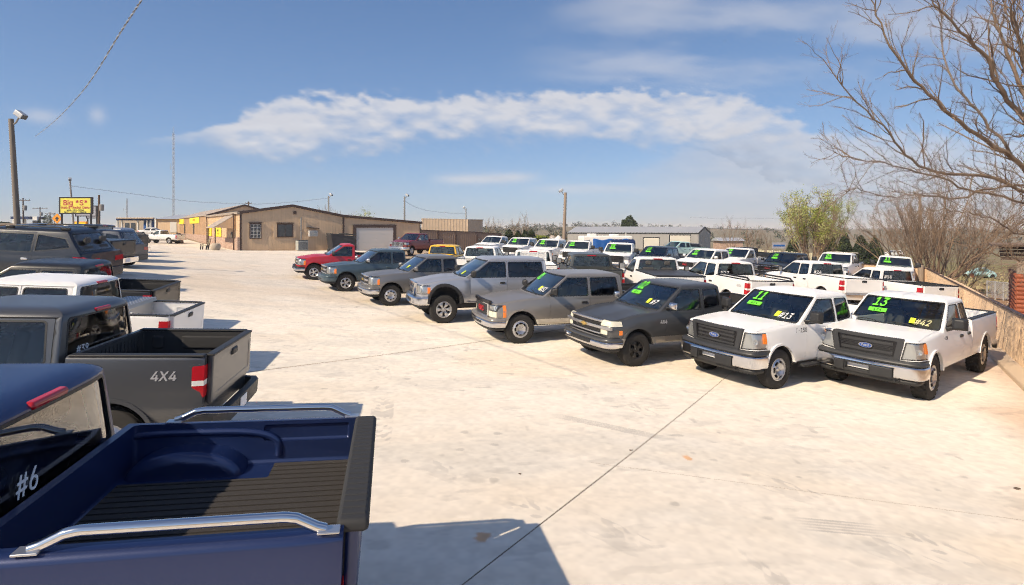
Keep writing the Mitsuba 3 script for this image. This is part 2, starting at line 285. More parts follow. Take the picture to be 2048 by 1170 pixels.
        out.append(('grille_frame', fr(rnd(trap(.53, zo - .02, .53, zi + .03), .03).difference(rnd(trap(.49, zo + .015, .49, zi - .015), .02)), -.04, .03), 'chrome'))
        P['_decals'].append(('emblem_text', 'GMC', .14, 0, zc - .07, xn + .02, 'decal_red'))
        for q in two([(.56, zc + .01), (.88, zc + .01), (.88, zi), (.56, zi)]): lamp(q)
        for q in two([(.56, zo + .01), (.88, zo + .01), (.88, zc - .01), (.56, zc - .01)]): lamp(q, 'parking_lamp', 'old_lens')
        for a, b in ((zc + .01, zi), (zo + .01, zc - .01)):
            for q in two([(.885, a), (.99, a), (.99, b), (.885, b)]): out.append(('turn_signal', q, 'CONF2:amber_lens'))
        out.append(('hood_deflector', prism_y([(xn + .01, hd - .07), (xn + .05, hd - .05), (xn + .045, hd + .035), (xn - .03, hd + .03)], -.66, .66), 'black_gloss'))
    elif st == 'ram':
        zo, zi = hd - .42, hd + .0; zc = (zo + zi) / 2
        o = rnd(trap(.44, zo, .52, zi), .03); i = rnd(trap(.36, zo + .055, .44, zi - .06), .02)
        cr = unary_union([sbox(-.5, zc - .028, .5, zc + .028), sbox(-.028, zo, .028, zi)]).intersection(o)
        out.append(('grille_mesh', fr(i, -.05, .012), 'black_gloss'))
        out.append(('grille_frame', fr(o.difference(i).union(cr), -.05, .055), 'chrome'))
        out.append(('emblem', fr(rnd([(-.05, zc + .05), (0, zc - .07), (.05, zc + .05)], .01), .04, .07), 'alloy'))
        for q in two([(.56, hd - .36), (.99, hd - .34), (.99, hd - .08), (.58, hd - .06)]): lamp(q)
        for q in two([(.86, hd - .33), (.99, hd - .33), (.99, hd - .14), (.89, hd - .14)]): out.append(('turn_signal', q, 'CONF2:amber_lens'))
    elif st in ('superduty', 'ford92', 'generic', 'toyota'):
        zo, zi = hd - .38, hd - .02; zc = (zo + zi) / 2
        gy = .56 if st != 'toyota' else .42
        out.append(('grille_mesh', fr(rnd(trap(gy, zo, gy, zi), .02), -.05, .012), 'black_gloss'))
        fm = 'chrome' if st in ('ford92', 'toyota') else 'black_plastic'
        out.append(('grille_frame', fr(rnd(trap(gy + .03, zo - .02, gy + .03, zi + .01), .03).difference(rnd(trap(gy - .03, zo + .03, gy - .03, zi - .03), .02)), -.04, .04), fm))
        out.append(('grille_bar', union([bx(xn - .02, xn + .03, -gy, gy, z - .02, z + .02) for z in np.linspace(zo + .09, zi - .09, 3)] + [bx(xn - .02, xn + .028, y - .012, y + .012, zo + .02, zi - .02) for y in (-.28, 0, .28)]), fm))
        for q in two([(gy + .05, zc - .02), (.97, zc - .02), (.97, zi), (gy + .05, zi)]): lamp(q)
        for q in two([(gy + .05, zo), (.97, zo), (.97, zc - .03), (gy + .05, zc - .03)]): out.append(('turn_signal', q, 'CONF2:amber_lens'))
    elif st == 'sedan':
        zo, zi = hd - .22, hd - .05
        out.append(('grille_mesh', fr(rnd(trap(.4, zo, .45, zi), .03), -.05, .01), 'black_gloss'))
        for q in two([(.48, zo), (.9, zo + .02), (.9, zi + .03), (.52, zi + .01)]): lamp(q)
    return out

def build_vehicle(**kw):
    """a list of (path, mesh, material, smooth) for one kind of vehicle, shared by its copies"""
    P = {**PD, **kw}; P['_decals'] = []; out = []
    W, xn, xc, xt, xr, xe, R, wb, L = P['W'], P['xn'], P['xc'], P['xt'], P['xr'], P['xe'], P['R'], P['wb'], P['lift']
    belt, roof, rail, sill = P['belt'], P['roof'], P['rail'], P['sill']; pick = P['bed']; xend = xr if pick else xe
    det = P.get('detail', 1); add = lambda path, m, material, smooth=35: out.append((path, m, material, smooth))
    # ---- lower body
    hp = P.get('hoodpts') or [(xc - .01, P['cowl']), (xc + .35, P['cowl'] - .02), (xn - .3, P['hood'] + .005), (xn - .12, P['hood'] - (.008 if P.get('nose_flat') else .02)), (xn - .03, P['hood'] - (.03 if P.get('nose_flat') else .055)), (xn, P['hood'] - (.065 if P.get('nose_flat') else .10))]
    pre = [(xend, P.get('deck', belt)), (xc - .12, belt)] if not P.get('tailpts') else P['tailpts']
    pts = sorted(pre + hp); zt = PchipInterpolator([a for a, _ in pts], [b for _, b in pts])
    nr = P['taper_n']; nz = P['nose_r']
    def taper(x):
        t = max(0, (x - (xn - 1.1)) / 1.1); q = max(0, (x - (xn - nz)) / nz); b = nr * .45 * t ** 2.2 + nr * .55 * (1 - math.sqrt(max(0, 1 - q * q)))
        if not pick:
            t = max(0, ((xe + .5) - x) / .5); b += .14 * t ** 2.5
        return b
    zb = lambda x: sill + .02 * max(0, x) + (.10 * max(0, (xe + .5 - x) / .5) ** 1.5 if not pick else 0)
    xs = [xend, xend + .05] + list(np.linspace(xend + .15, xc - .05, 9)) + list(np.linspace(xc, xn - .3, 8)) + [xn - nz * q for q in (1.6, 1.0, .7, .45, .25, .1, .03, 0)]
    if not pick: xs = [xend, xend + .03, xend + .08] + xs[2:]
    xs = sorted(set(np.round([x for x in xs], 4)))
    crown = lambda x: P['crown'] * (1 if x > xc else .3); dome = lambda x: P['dome'] * min(1, max(0, (x - xc + .05) / .3)) * min(1, max(0, (xn - .02 - x) / .3))
    body_o = lambda o: loft(rings([x + (o if x > xn - .25 else (-o if x < xend + .1 else 0)) for x in xs], lambda x: float(zt(min(x, xn))), zb, W, lambda x: taper(min(x, xn)), P['zm'], .07, crown, dome, o))
    # ---- greenhouse
    def gh(i):
        zr = roof - i; e = P['cap_roof']; hb, ht = W - .055 - i, W - P['tumble'] - i
        z0 = belt - .06; zt_ = zr - e
        lev = [(z0, 0.)] + [(z0 + (zt_ - z0) * s, 0.) for s in (.12, .4, .7, .88)] + [(zt_, 0.)] + [(zr - e * a, b) for a, b in ((.70, .018), (.42, .05), (.2, .11), (.06, .2), (0, .34))]
        rr = []
        for z, ins in lev:
            s = (min(z, zt_) - z0) / (roof - e - z0); ss_ = min(1, s)
            hw = hb + (ht - hb) * (ss_ ** 1.25) - ins
            xf = (xc + .06 - i * 1.2) + (xt - xc - .06) * s - ins * 1.5; xb_ = (xr + i) + P['roofrake'] * s + ins * (1.0 if pick else 1.2)
            u = np.sin(np.linspace(-1, 1, 21) * PI / 2); fx = xf - P['bowf'] * np.abs(u) ** 2.4
            u2 = np.sin(np.linspace(1, -1, 15) * PI / 2); bxk = xb_ + .06 * np.abs(u2) ** 5
            side = np.linspace(0, 1, 9)[1:-1]
            fr_ = np.column_stack([fx, u * hw]); bk = np.column_stack([bxk, u2 * hw])
            bulge = lambda s_: hw + (.018 if det else .01) * np.sin(PI * s_)
            s1 = np.column_stack([fr_[-1, 0] + (bk[0, 0] - fr_[-1, 0]) * side, bulge(side)]); s2 = np.column_stack([bk[-1, 0] + (fr_[0, 0] - bk[-1, 0]) * side, -bulge(side)])
            q = np.vstack([fr_, s1, bk, s2]); rr.append(np.column_stack([q, z + (ins > .05) * .012 * (1 - (q[:, 1] / (W)) ** 2)]))
        return loft(rr)
    zh = roof - P['cap_roof']; ax = lambda z: (xc + .06) + (xt - xc - .06) * (z - belt + .06) / (zh - belt + .06) - P['bowf']   # A-pillar line at the side
    rx = lambda z: xr + P['roofrake'] * (z - belt) / (zh - belt)
    z1, z2 = belt + .025, zh - .055; ap = .085
    xb = P['xb']; wins = []
    if P['sidewin']:
        wins = [('door_glass' if k < P.get('ndoor', 2) else 'quarter_glass', Polygon(q).buffer(-.03).buffer(.03), g) for k, (q, g) in enumerate(P['sidewin'])]
    else:
        wins.append(('door_glass', Polygon([(ax(z1) - ap - .02, z1), (ax(z2) - ap, z2), (xb + .03, z2), (xb + .03, z1)]).buffer(-.035).buffer(.035), P['glass']))
        if P['cab'] != 'reg':
            xq = xr + (.20 if P['cab'] == 'crew' else .12)
            wins.append(('rear_door_glass', Polygon([(xb - .07, z1), (xb - .07, z2), (xq + .06, z2), (xq, z1 + (.0 if P['cab'] == 'crew' else .06))]).buffer(-.04).buffer(.04), P['rear_glass']))
    hwz = lambda z: W - .055 - (P['tumble'] - .055) * max(0, (z - belt + .06) / (zh - belt + .06)) ** 1.25
    ws = Polygon([(-hwz(z1) + .075, z1 + .01), (hwz(z1) - .075, z1 + .01), (hwz(z2) - .055, z2 + .045), (-hwz(z2) + .055, z2 + .045)]).buffer(-.03).buffer(.03)
    rz1 = P.get('rearwin_z', belt + .05)
    rw = Polygon([(-hwz(rz1) + .12, rz1), (hwz(rz1) - .12, rz1), (hwz(z2) - .10, z2 + .02), (-hwz(z2) + .10, z2 + .02)]).buffer(-.05).buffer(.05)
    xm = (xt + xr) / 2 + (.2 if P['cab'] == 'reg' else 0)
    cut_side = [prism_y(w, -1.3, 1.3) for _, w, _ in wins]; cut_ws = prism_x(ws, xm, xn); cut_rw = prism_x(rw, xe - .5, xm)
    G0 = gh(0)
    shell = G0 - gh(.05)
    B = body_o(0)
    arches = [(0., 0.)] + ([] if pick else [(-wb, 0.)])
    lips = []
    for s in (1, -1):
        for a, _ in arches:
            lip = prism_y(Point(a, R + L * .4).buffer(P['ra'] + .045, 14).intersection(sbox(-9, sill + .03, 9, 3)), min(s * (W - .16), s * (W + .012)), max(s * (W - .16), s * (W + .012)))
            B = B + lip
    cabin = bx(xr + .06, xc - .05, -W + .12, W - .12, sill + .10, belt - .01)
    body = (B + G0) - cabin - gh(.05)
    for c in cut_side + [cut_ws, cut_rw]: body = body - c
    wellcut = [cyl_y(a, R + L * .4, P['ra'], s * .48 if s > 0 else -1.3, 1.3 if s > 0 else -.48, 40) for a, _ in arches for s in (1, -1)]
    for c in wellcut: body = body - c
    # lamps and grille, following the skin of the nose
    gp = grille_parts(P, None); skin_in, skin_out = body_o(-.03), body_o(.007)
    xr0 = xn - .34
    lam = [(n_, q, k) for n_, q, k in gp if isinstance(k, str) and k.startswith('CONF')]
    if lam:
        allp = union([prism_x(Polygon(q).buffer(.006), xr0, xn + .2) for n_, q, k in lam if k.startswith('CONF:')])
        body = body - (allp - skin_in)
        for n_, q, k in lam:
            if k.startswith('CONF:'):
                am = [Polygon(q2).buffer(.004) for n2, q2, k2 in lam if k2.startswith('CONF2')]
                pq = Polygon(q)
                for a_ in am: pass
                ab = union([prism_x(a_, xr0, xn + .2) for a_ in am]) ^ bx(xr0 - .1, xr0 + P.get('amb', .10) + .004, -2, 2, 0, 3) if am else bx(90, 91, 0, 1, 0, 1)
                if k.endswith('white_lens') and det:
                    lens = ((skin_out - body_o(.001)) ^ prism_x(pq, xr0, xn + .2)) - ab
                    add(n_, (body_o(-.022) - body_o(-.034)) ^ prism_x(pq.buffer(.004), xr0, xn + .2), 'reflector'); add(n_ + '__lens', lens, 'lens_clear'); add(n_ + '__bezel', ((body_o(.004) - body_o(-.024)) ^ (prism_x(pq.buffer(.006), xr0, xn + .2) - prism_x(pq.buffer(-.016), xr0 - .1, xn + .3))) - ab, 'black_plastic')
                    c = pq.centroid
                    for dy in (-.09, .07): add(n_ + '__bulb', lathe([(.001, -.02), (.055, .018), (.06, .03), (.052, .03), (.03, .0), (.001, -.005)], 18).apply_transform(np.array([[0, 1, 0, xn - .06], [0, 0, 1, c.x + dy * (1 if c.x > 0 else -1)], [1, 0, 0, c.y], [0, 0, 0, 1.]])), 'chrome')
                else: add(n_, ((skin_out - skin_in) ^ prism_x(pq, xr0, xn + .2)) - ab, k[5:])
            else: add(n_, (skin_out - skin_in) ^ prism_x(Polygon(q), xr0, xn + .2) ^ bx(xr0, xr0 + P.get('amb', .10), -2, 2, 0, 3), k[6:])
    for n_, m, k in gp:
        if not k.startswith('CONF'):
            for q in (m.decompose() if n_ in ('grille_bar', 'grille_slat') else [m]): add(n_, q.refine_to_length(.25), k, 30)
    # doors
    doors = P.get('doors')
    if doors is None:
        xd = xc - .30; e = .006
        front = [(xd, sill + .05), (xd, belt + .0), (ax(belt + .02) - .03, belt + .02), (ax(zh - .02) - .045, zh - .015), (xb - .02, zh - .015), (xb - .02, sill + .05)]
        doors = [('door', front)]
        if P['cab'] != 'reg':
            xq = xr + (.13 if P['cab'] == 'crew' else .07)
            doors.append(('rear_door', [(xb - .028, sill + .05), (xb - .028, zh - .015), (xq + .04, zh - .015), (xq, belt), (xq, sill + .05)]))
    groove = []
    if det:
        for nme, q in doors:
            pg = Polygon(q).buffer(-.02).buffer(.02)
            if not pick or True:
                for a, _ in arches: pg = pg.difference(Point(a, R + L * .4).buffer(P['ra'] + .06))
            if pg.geom_type != 'Polygon': pg = max(pg.geoms, key=lambda g: g.area)
            for s in (1, -1):
                y0, y1 = (.35, 1.3) if s > 0 else (-1.3, -.35)
                pr = prism_y(pg, y0, y1); add(nme, body ^ prism_y(pg.buffer(-.005), y0, y1), 'PAINT'); groove.append(pr)
                q2 = np.array(q); xh = q2[:, 0].min() + .17
                add(f'{nme}__handle', rbox(xh - .09, xh + .09, s * (W - .02) - .03, s * (W - .02) + .03, belt - .19, belt - .13, .018), P['handle'], 40)
        for g in groove: body = body - g
        # hood shut line
        for s in (1, -1): body = body - bx(xc - .02, xn - .12, s * (W - .145) - .004, s * (W - .145) + .004, P['hood'] - .12, 1.6)
    add('body', body, 'PAINT')
    # rocker, wheel wells, chassis
    lin = [cyl_y(a, R + L * .4, P['ra'] + .02, min(s * .45, s * (W - .05)), max(s * .45, s * (W - .05)), 28) - cyl_y(a, R + L * .4, P['ra'] - .004, min(s * .49, s * 1.2), max(s * .49, s * 1.2), 28) for a in (0, -wb) for s in (1, -1)]
    lin = [m ^ bx(-9, 9, -2, 2, sill - .02, 3) for m in lin]
    for m in lin: add('wheel_well', m, 'interior_dark')
    ch = [bx(xe + .25, xn - .12, s * .42 - .05, s * .42 + .05, sill - .1, sill + .06) for s in (1, -1)] + [bx(xr, xc + .2, -.75, .75, sill - .02, sill + .09), bx(xe + .3, xr - .2, -.6, .6, sill + .02, sill + .12)]
    ch += [cyl_y(a, R, .055, -.75, .75, 12) for a in (0, -wb)] + [Mf.sphere(.15, 14).translate([-wb, 0, R]), bx(-.2, .25, -.4, .4, R - .08, sill)]
    add('chassis', union(ch), 'interior_dark')
    if P['board']:
        for s in (1, -1): add('running_board', rbox(xr + .1, xc - .15, min(s * (W - .12), s * (W + .05)), max(s * (W - .12), s * (W + .05)), sill - .09, sill - .03, .02), 'black_plastic')
    # glass
    sk = gh(.012) - gh(.019)
    nm = {}
    add('windshield', sk ^ prism_x(ws.buffer(.014), xm, xn), 'glass_clear' if P.get('ws') is None else P['ws'])
    add('rear_window', sk ^ prism_x(rw.buffer(.014), xe - .5, xm), P['rear_glass'])
    for n_, w, g in wins:
        for y0, y1 in ((0, 1.3), (-1.3, 0)): add(n_, sk ^ prism_y(w.buffer(.014), y0, y1), g)
    if det and P['trim']:
        band = gh(-.003) - gh(.012)
        for sl_ in ([band ^ (prism_x(ws.buffer(.012), xm, xn) - prism_x(ws.buffer(-.012), xm - 1, xn + 1)), band ^ (prism_x(rw.buffer(.02), xe - .5, xm) - prism_x(rw.buffer(-.004), xe - 1, xm + 1))] +
            [band ^ (prism_y(w.buffer(.016), y0, y1) - prism_y(w.buffer(-.004), -2, 2)) for _, w, _ in wins for y0, y1 in ((0, 1.3), (-1.3, 0))]): add('window_seal', sl_, 'black_plastic')
    # cabin
    if P['seats']:
        it = (gh(.05) - gh(.058)) ^ bx(-9, 9, -2, 2, belt - .04, 4)
        for c in [prism_y(w.buffer(.01), -1.3, 1.3) for _, w, _ in wins] + [prism_x(ws.buffer(.01), xm, xn), prism_x(rw.buffer(.01), xe - .5, xm)]: it = it - c
        tub = cabin - bx(xr + .07, xc - .06, -W + .135, W - .135, sill + .112, 4)
        add('cabin_lining', union([it, tub]), 'interior_grey')
        dz = belt - 1.24
        add('dashboard', prism_y(rnd([(xc - .02, belt - .02), (xc - .30, belt + .01), (xc - .42, belt - .06), (xc - .36, belt - .35), (xc - .05, belt - .35)], .03), -W + .14, W - .14), 'interior_dark')
        M_ = lambda x, y, z: T().translate([x, y, z])
        zs = sill + .14 + dz * .3 + (belt - sill - .74) * .6
        rows = [xc - 1.28] + ([xr + .42] if P['cab'] == 'crew' else [])
        for k, x in enumerate(rows):
            for y in (.38, -.38): out.append(('seat', SEAT, 'seat_cloth', (x, y, zs - .10)))
        out.append(('steering_wheel', STEER, 'interior_dark', (xc - .55, .38, belt - .02)))
    # mirrors
    zmz = belt + .09; xmz = xc - .36
    for s in (1, -1):
        mm = {'black': 'black_plastic', 'chrome': 'chrome', 'paint': 'PAINT', 'tow': 'black_plastic', 'grey': 'alloy'}[P['mirror']]
        w_, h_ = (.31, .26) if P['mirror'] == 'tow' else (.27, .21) if P['mirror'] == 'black' else (.24, .18); yb = W - .02
        hd_ = rbox(xmz - .07, xmz + .06, 0, 1, 0, 1, .02) if False else Mf.batch_hull([Mf.sphere(r_, 16).translate([xmz + dx, s * y, zmz + z]) for dx, y, z, r_ in ((-.01, yb + .06, .0, .03), (-.01, yb + .06, h_ - .06, .03), (-.03, yb + w_ - .03, 0.01, .03), (-.03, yb + w_ - .03, h_ - .06, .03), (.035, yb + .11, .045, .05), (.03, yb + w_ - .08, .05, .05), (.035, yb + .11, h_ - .09, .05), (.03, yb + w_ - .08, h_ - .09, .05))])
        arm = Mf.batch_hull([Mf.sphere(.022, 8).translate([xmz + a, s * y, zmz + z]) for a, y, z in ((.0, yb - .04, -.04), (.05, yb - .04, .0), (-.01, yb + .1, .02))])
        add('mirror', hd_, mm, 45); add('mirror__arm', arm, 'black_plastic', 45)
        add('mirror__glass', rbox(xmz - .058, xmz - .045, min(s * (yb + .06), s * (yb + w_ - .02)), max(s * (yb + .06), s * (yb + w_ - .02)), zmz, zmz + h_ - .06, .005, 6), 'reflector')
    # front bumper
    bz0, bz1 = P.get('bz') or (sill - .03, P['hood'] - .44); fo = xn + .13
    yy = np.concatenate([-W * np.array([1.0, 1.0, .985, .95, .9, .8]), np.linspace(-.7, .7, 13) * W, W * np.array([.8, .9, .95, .985, 1.0, 1.0])])
    xx = np.full(len(yy), fo); xx[[0, -1]] = fo - .42; xx[[1, -2]] = fo - .22; xx[[2, -3]] = fo - .12; xx[[3, -4]] = fo - .055; xx[[4, -5]] = fo - .022
    path = np.column_stack([xx, yy])[::-1] ; zc = (bz0 + bz1) / 2
    def bump(za, zb_, d0=-.06, d1=.02, r=.02): return sweep(path, [(d0, za), (d1 - r, za), (d1, za + r), (d1 + .006, (za + zb_) / 2), (d1, zb_ - r), (d1 - r, zb_), (d0, zb_)])
    def sgn(m):                                             # make the sweep stick out forwards
        return m
    bm = P['bump']; st = P['style']
    if st in ('ford11', 'ford13'):
        add('front_bumper', bump(bz0 + .02, bz1 - .03, -.08, .02) - bx(fo - .1, fo + .1, -.54, .54, bz0 - .01, bz0 + .205), bm, 30)
        add('bumper_cover', bump(bz1 - .028, bz1 + .07, -.10, .006, .03), 'grey_plastic', 30)
        for s in (1, -1):
            add('bumper_corner', (body_o(.022) - body_o(-.02)) ^ prism_x([(s * .64, bz1), (s * 1.1, bz1), (s * 1.1, P['hood'] - .39), (s * .60, P['hood'] - .425)][::s], xn - .42, xn + .2), 'grey_plastic', 30)
        add('bumper_insert', (bump(bz0 - .02, bz0 + .20, -.12, -.01) ^ bx(fo - .3, fo + .2, -.60, .60, 0, 2)) - bx(fo - .12, fo + .2, -.34, .10, bz0 + .04, bz0 + .165), 'black_plastic', 30)
        for a_, b_ in ((.12, .52), (-.56, -.36)): add('plate_holder', rbox(fo - .05, fo + .035, a_, b_, bz0 + .0, bz0 + .195, .015), 'black_plastic')
        for s in (1, -1): add('tow_hook', tube([[fo - .1, s * .62, bz0 - .03], [fo + .02, s * .62, bz0 - .05], [fo + .05, s * .62 - .03 * s, bz0 - .05], [fo + .02, s * .62 - .06 * s, bz0 - .05], [fo - .1, s * .62 - .06 * s, bz0 - .03]], .012, 6), 'black_plastic')
    elif st == 'ram':
        add('front_bumper', bump(bz0, bz1, -.10, .03, .04) - union([cyl_x(fo - .12, fo + .1, s * .72, bz0 + .12, .07) for s in (1, -1)] + [rbox(fo - .05, fo + .2, -.5, .5, bz0 + .07, bz0 + .17, .03)]), bm, 30)
        add('bumper_insert', bump(bz0 + .05, bz0 + .19, -.12, -.02), 'black_plastic')
        for s in (1, -1): add('fog_lamp', cyl_x(fo - .06, fo - .01, s * .72, bz0 + .12, .05), 'white_lens')
    elif st == 'sedan':
        add('front_bumper', bump(bz0, bz1 + .05, -.16, -.02, .06), 'PAINT', 30)
    else:
        add('front_bumper', bump(bz0, bz1 - .06, -.08, .02), bm, 30); add('bumper_cover', bump(bz1 - .06, bz1 + .02, -.12, .012, .02), P.get('bcover', 'PAINT'), 30)
        add('bumper_insert', union([bump(bz0 + .03, bz0 + .13, -.12, .026) ^ bx(fo - .3, fo + .2, -.42, .42, 0, 2)]), 'black_plastic', 30)
    add('front_valance', bump(bz0 - .10, bz0 + .012, -.26, -.06, .03), 'black_plastic', 30)
    # ---- bed
    if pick:
        bx0 = xr - .03; zr = lambda x: rail
        xs2 = sorted([xe + .075, xe + .10, xe + .16, xe + .3] + list(np.linspace(xe + .5, bx0 - .1, 8)) + [bx0 - .03, bx0])
        tp = lambda x: .03 * max(0, (xe + .3 - x) / .25) ** 2
        bed_o = lambda o: loft(rings([x - (o if x < xe + .2 else 0) for x in xs2], zr, lambda x: sill + .10 * max(0, (xe + .9 - x) / .9), W, lambda x: tp(max(x, xe + .075)), P['zm'], .05, lambda x: 0., lambda x: 0., o, ws=.03))
        bed = bed_o(0); fz = P.get('floor', rail - .53); iw = W - .125
        for s in (1, -1): bed = bed + prism_y(Point(-wb, R + L * .4).buffer(P['ra'] + .045, 14).intersection(sbox(-9, sill + .05, 9, rail - .1)), min(s * (W - .16), s * (W + .012)), max(s * (W - .16), s * (W + .012)))
        cav = rbox(xe - .3, bx0 - .055, -iw, iw, fz, rail + .5, .035); lip = bx(xe - .2, bx0 - .05, -iw - .03, iw + .03, rail - .48, rail - .07)
        hump = [union([cyl_y(-wb, R + L * .4 - .05, P['ra'] + .03, min(s * (iw - .24), s * iw), max(s * (iw - .24), s * iw), 28)]) for s in (1, -1)]
        hump = [Mf.batch_hull([h, h.scale([1, 1, 1])]) for h in hump]
        bed = bed - cav + union([(h ^ cav) for h in hump])
        for s in (1, -1): bed = bed - cyl_y(-wb, R + L * .4, P['ra'], min(s * (iw - .19), s * 1.3), max(s * (iw - .19), s * 1.3), 40)
        if det:                                              # pressed panels of the inner walls
            for s in (1, -1):
                for xa, xb_ in ((xe + .16, -wb - .50), (-wb + .50, bx0 - .16)):
                    if xb_ - xa > .15: bed = bed - rbox(xa, xb_, min(s * (iw - .02), s * (iw + .022)), max(s * (iw - .02), s * (iw + .022)), fz + .26, rail - .12, .02)
        tl = []
        for s in (1, -1):
            q = bx(xe, xe + .22, min(s * (W - .14), s * (W + .1)), max(s * (W - .14), s * (W + .1)), rail - .50 - P.get('tail_drop', 0), rail - .10 - P.get('tail_drop', 0))
            if P['tail'] == 'ford': q = prism_y(rnd([(xe - .1, rail - .42), (xe + .05, rail - .52), (xe + .10, rail - .42), (xe + .19, rail - .36), (xe + .20, rail - .12), (xe - .1, rail - .10)], .02), min(s * (W - .15), s * (W + .1)), max(s * (W - .15), s * (W + .1)))
            tl.append(q)
        tskin = bed_o(.008) - bed_o(-.02)
        for q in tl:
            add('tail_light', tskin ^ q, 'red_lens')
            if det: add('tail_light__rim', (bed_o(.011) - bed_o(-.02)) ^ (Mf.batch_hull([q, q]).translate([0, 0, 0]) - q) if False else ((bed_o(.010) - bed_o(-.01)) ^ bx(xe - .1, xe + .2, -2, 2, rail - .345 - P.get('tail_drop', 0), rail - .285 - P.get('tail_drop', 0)) ^ q), 'white_lens')
            bed = bed - (q - bed_o(-.02))
        add('bed', bed, 'PAINT')
        tgm = 'PAINT'
        g0 = rbox(xe, xe + .07, -iw + .012, iw - .012, fz - .06, rail - .005, .02) - rbox(xe - .03, xe + .006, -iw + .12, iw - .12, fz + .04, rail - .10, .01)
        add('tailgate', g0, tgm); add('tailgate__handle', rbox(xe - .012, xe + .02, -.11, .11, rail - .16, rail - .07, .02), 'black_plastic')
        if P.get('gate_text'): P['_decals'].append(('gate_text', P['gate_text'], .10, 0, rail - .36, xe + .005, P.get('gate_text_mat', 'decal_silver')))
        if P['rail_cap']:
            caps = [rbox(xe + .08, bx0 - .02, min(s * (iw - .025), s * (W - .035)), max(s * (iw - .025), s * (W - .035)), rail - .012, rail + .014, .01) for s in (1, -1)] + [rbox(xe - .008, xe + .085, -iw, iw, rail - .02, rail + .012, .01)]
            for c in caps: add('rail_cap', c, 'black_plastic')
        if P['liner']:
            li = cav.translate([0, 0, 0]) - rbox(xe - .3, bx0 - .068, -iw + .014, iw - .014, fz + .015, rail + .9, .03) - bx(-9, 9, -2, 2, rail - .02, 9) - bx(-20, xe + .075, -2, 2, 0, 4)
            hh = [(cyl_y(-wb, R + L * .4 - .05, P['ra'] + .045, min(s * (iw - .255), s * iw), max(s * (iw - .255), s * iw), 28) ^ cav) for s in (1, -1)]
            ribs = [bx(xe + .1, bx0 - .08, y - .012, y + .012, fz + .01, fz + .026) for y in np.arange(-.5, .51, .1)] + [bx(bx0 - .075, bx0 - .06, y - .012, y + .012, fz + .02, rail - .06) for y in np.arange(-.7, .71, .1)]
            pan = [rbox(a, b, min(s * (iw - .045), s * iw), max(s * (iw - .045), s * iw), rail - .26, rail - .08, .02) for s in (1, -1) for a, b in ((xe + .18, -wb - .12), (-wb + .12, bx0 - .2)) if b - a > .1]
            lm = union([li] + hh + ribs) + (union(pan) ^ cav)
            add('bed_liner', lm - bx(-20, xe + .075, -2, 2, 0, 4), 'bed_liner_black')
            add('tailgate__liner', union([bx(xe + .068, xe + .082, -iw + .03, iw - .03, fz + .02, rail - .02)] + [bx(xe + .08, xe + .088, y - .02, y + .02, fz + .05, rail - .06) for y in np.arange(-.66, .67, .11)]), 'bed_liner_black')
        if P['rear_bumper']:
            pb = np.column_stack([[xe + .30, xe + .12, xe - .02, xe - .06, xe - .07, xe - .07, xe - .06, xe - .02, xe + .12, xe + .30], np.array([-1, -1, -.97, -.86, -.5, .5, .86, .97, 1, 1]) * (W - .03)])
            add('rear_bumper', sweep(pb[::1], [(-.03, sill + .0), (.06, sill), (.07, sill + .1), (.07, sill + .2), (.0, sill + .21), (-.03, sill + .2)]), P['rear_bumper'], 30)
            add('license_plate', bx(xe - .15, xe - .144, -.15, .15, sill + .03, sill + .18), 'decal_white')
        add('brake_light', rbox(xr - .015 + P['roofrake'], xr + .10 + P['roofrake'], -.19, .19, zh - .02, zh + .03, .02, 6), 'red_lens')
    else:
        sk2 = body_o(.008) - body_o(-.02); tq = P.get('tailq', [(xe - .1, .82), (xe + .45, 1.02), (xe + .30, 1.10), (xe - .1, 1.06)])
        for y0, y1 in ((.40, 1.2), (-1.2, -.40)): add('tail_light', sk2 ^ prism_y(tq, y0, y1), 'red_lens')
        pb = np.column_stack([[xe + .55, xe + .3, xe + .1, xe + .0, xe - .04, xe - .04, xe + .0, xe + .1, xe + .3, xe + .55], np.array([-1, -1, -.95, -.82, -.5, .5, .82, .95, 1, 1]) * (W - .01)])
        add('rear_bumper', sweep(pb, [(-.05, sill - .02), (.02, sill), (.03, sill + .12), (.02, sill + .26), (-.05, sill + .26)]), P['rear_bumper'] if P['rear_bumper'] != 'chrome' else 'grey_plastic', 30)
        if P.get('roof_rails'):
            for s in (1, -1):
                y = s * (W - P['tumble'] - .09)
                add('roof_rail', cat_(tube([[xt - .55, y, roof - .02], [xt - .7, y, roof + .045], [xr + .75, y, roof + .045], [xr + .55, y, roof - .02]], .018, 8), rbox(xt - .72, xt - .5, y - .03, y + .03, roof - .03, roof + .05, .02), rbox(xr + .5, xr + .76, y - .03, y + .03, roof - .03, roof + .05, .02)), 'black_gloss')
            for x in (xt - .75, xr + .9): add('roof_rack_bar', cat_(tube([[x, -(W - P['tumble'] - .09), roof + .05], [x, 0, roof + .062], [x, W - P['tumble'] - .09, roof + .05]], .018, 8)), 'alloy')
    # wheels
    ty, rim, dr_ = wheel_parts(P); my = W - P['tw'] / 2 - .03 + (.03 if L else 0) + P.get('wheel_out', 0)
    pl = {n_: mikit.ply(m, None, 40) for n_, m in (('tyre', ty), ('rim', rim), ('hub', dr_))}
    rm = P.get('rim_mat', 'alloy')
    for k, (a, s) in enumerate(((0, 1), (0, -1), (-wb, 1), (-wb, -1))):
        for n_, m_ in (('tyre', 'rubber'), ('rim', rm), ('hub', 'dark_alloy')): out.append((f'wheel#{k}__{n_}', pl[n_], m_, ('wheel', a, s * my, R, s)))
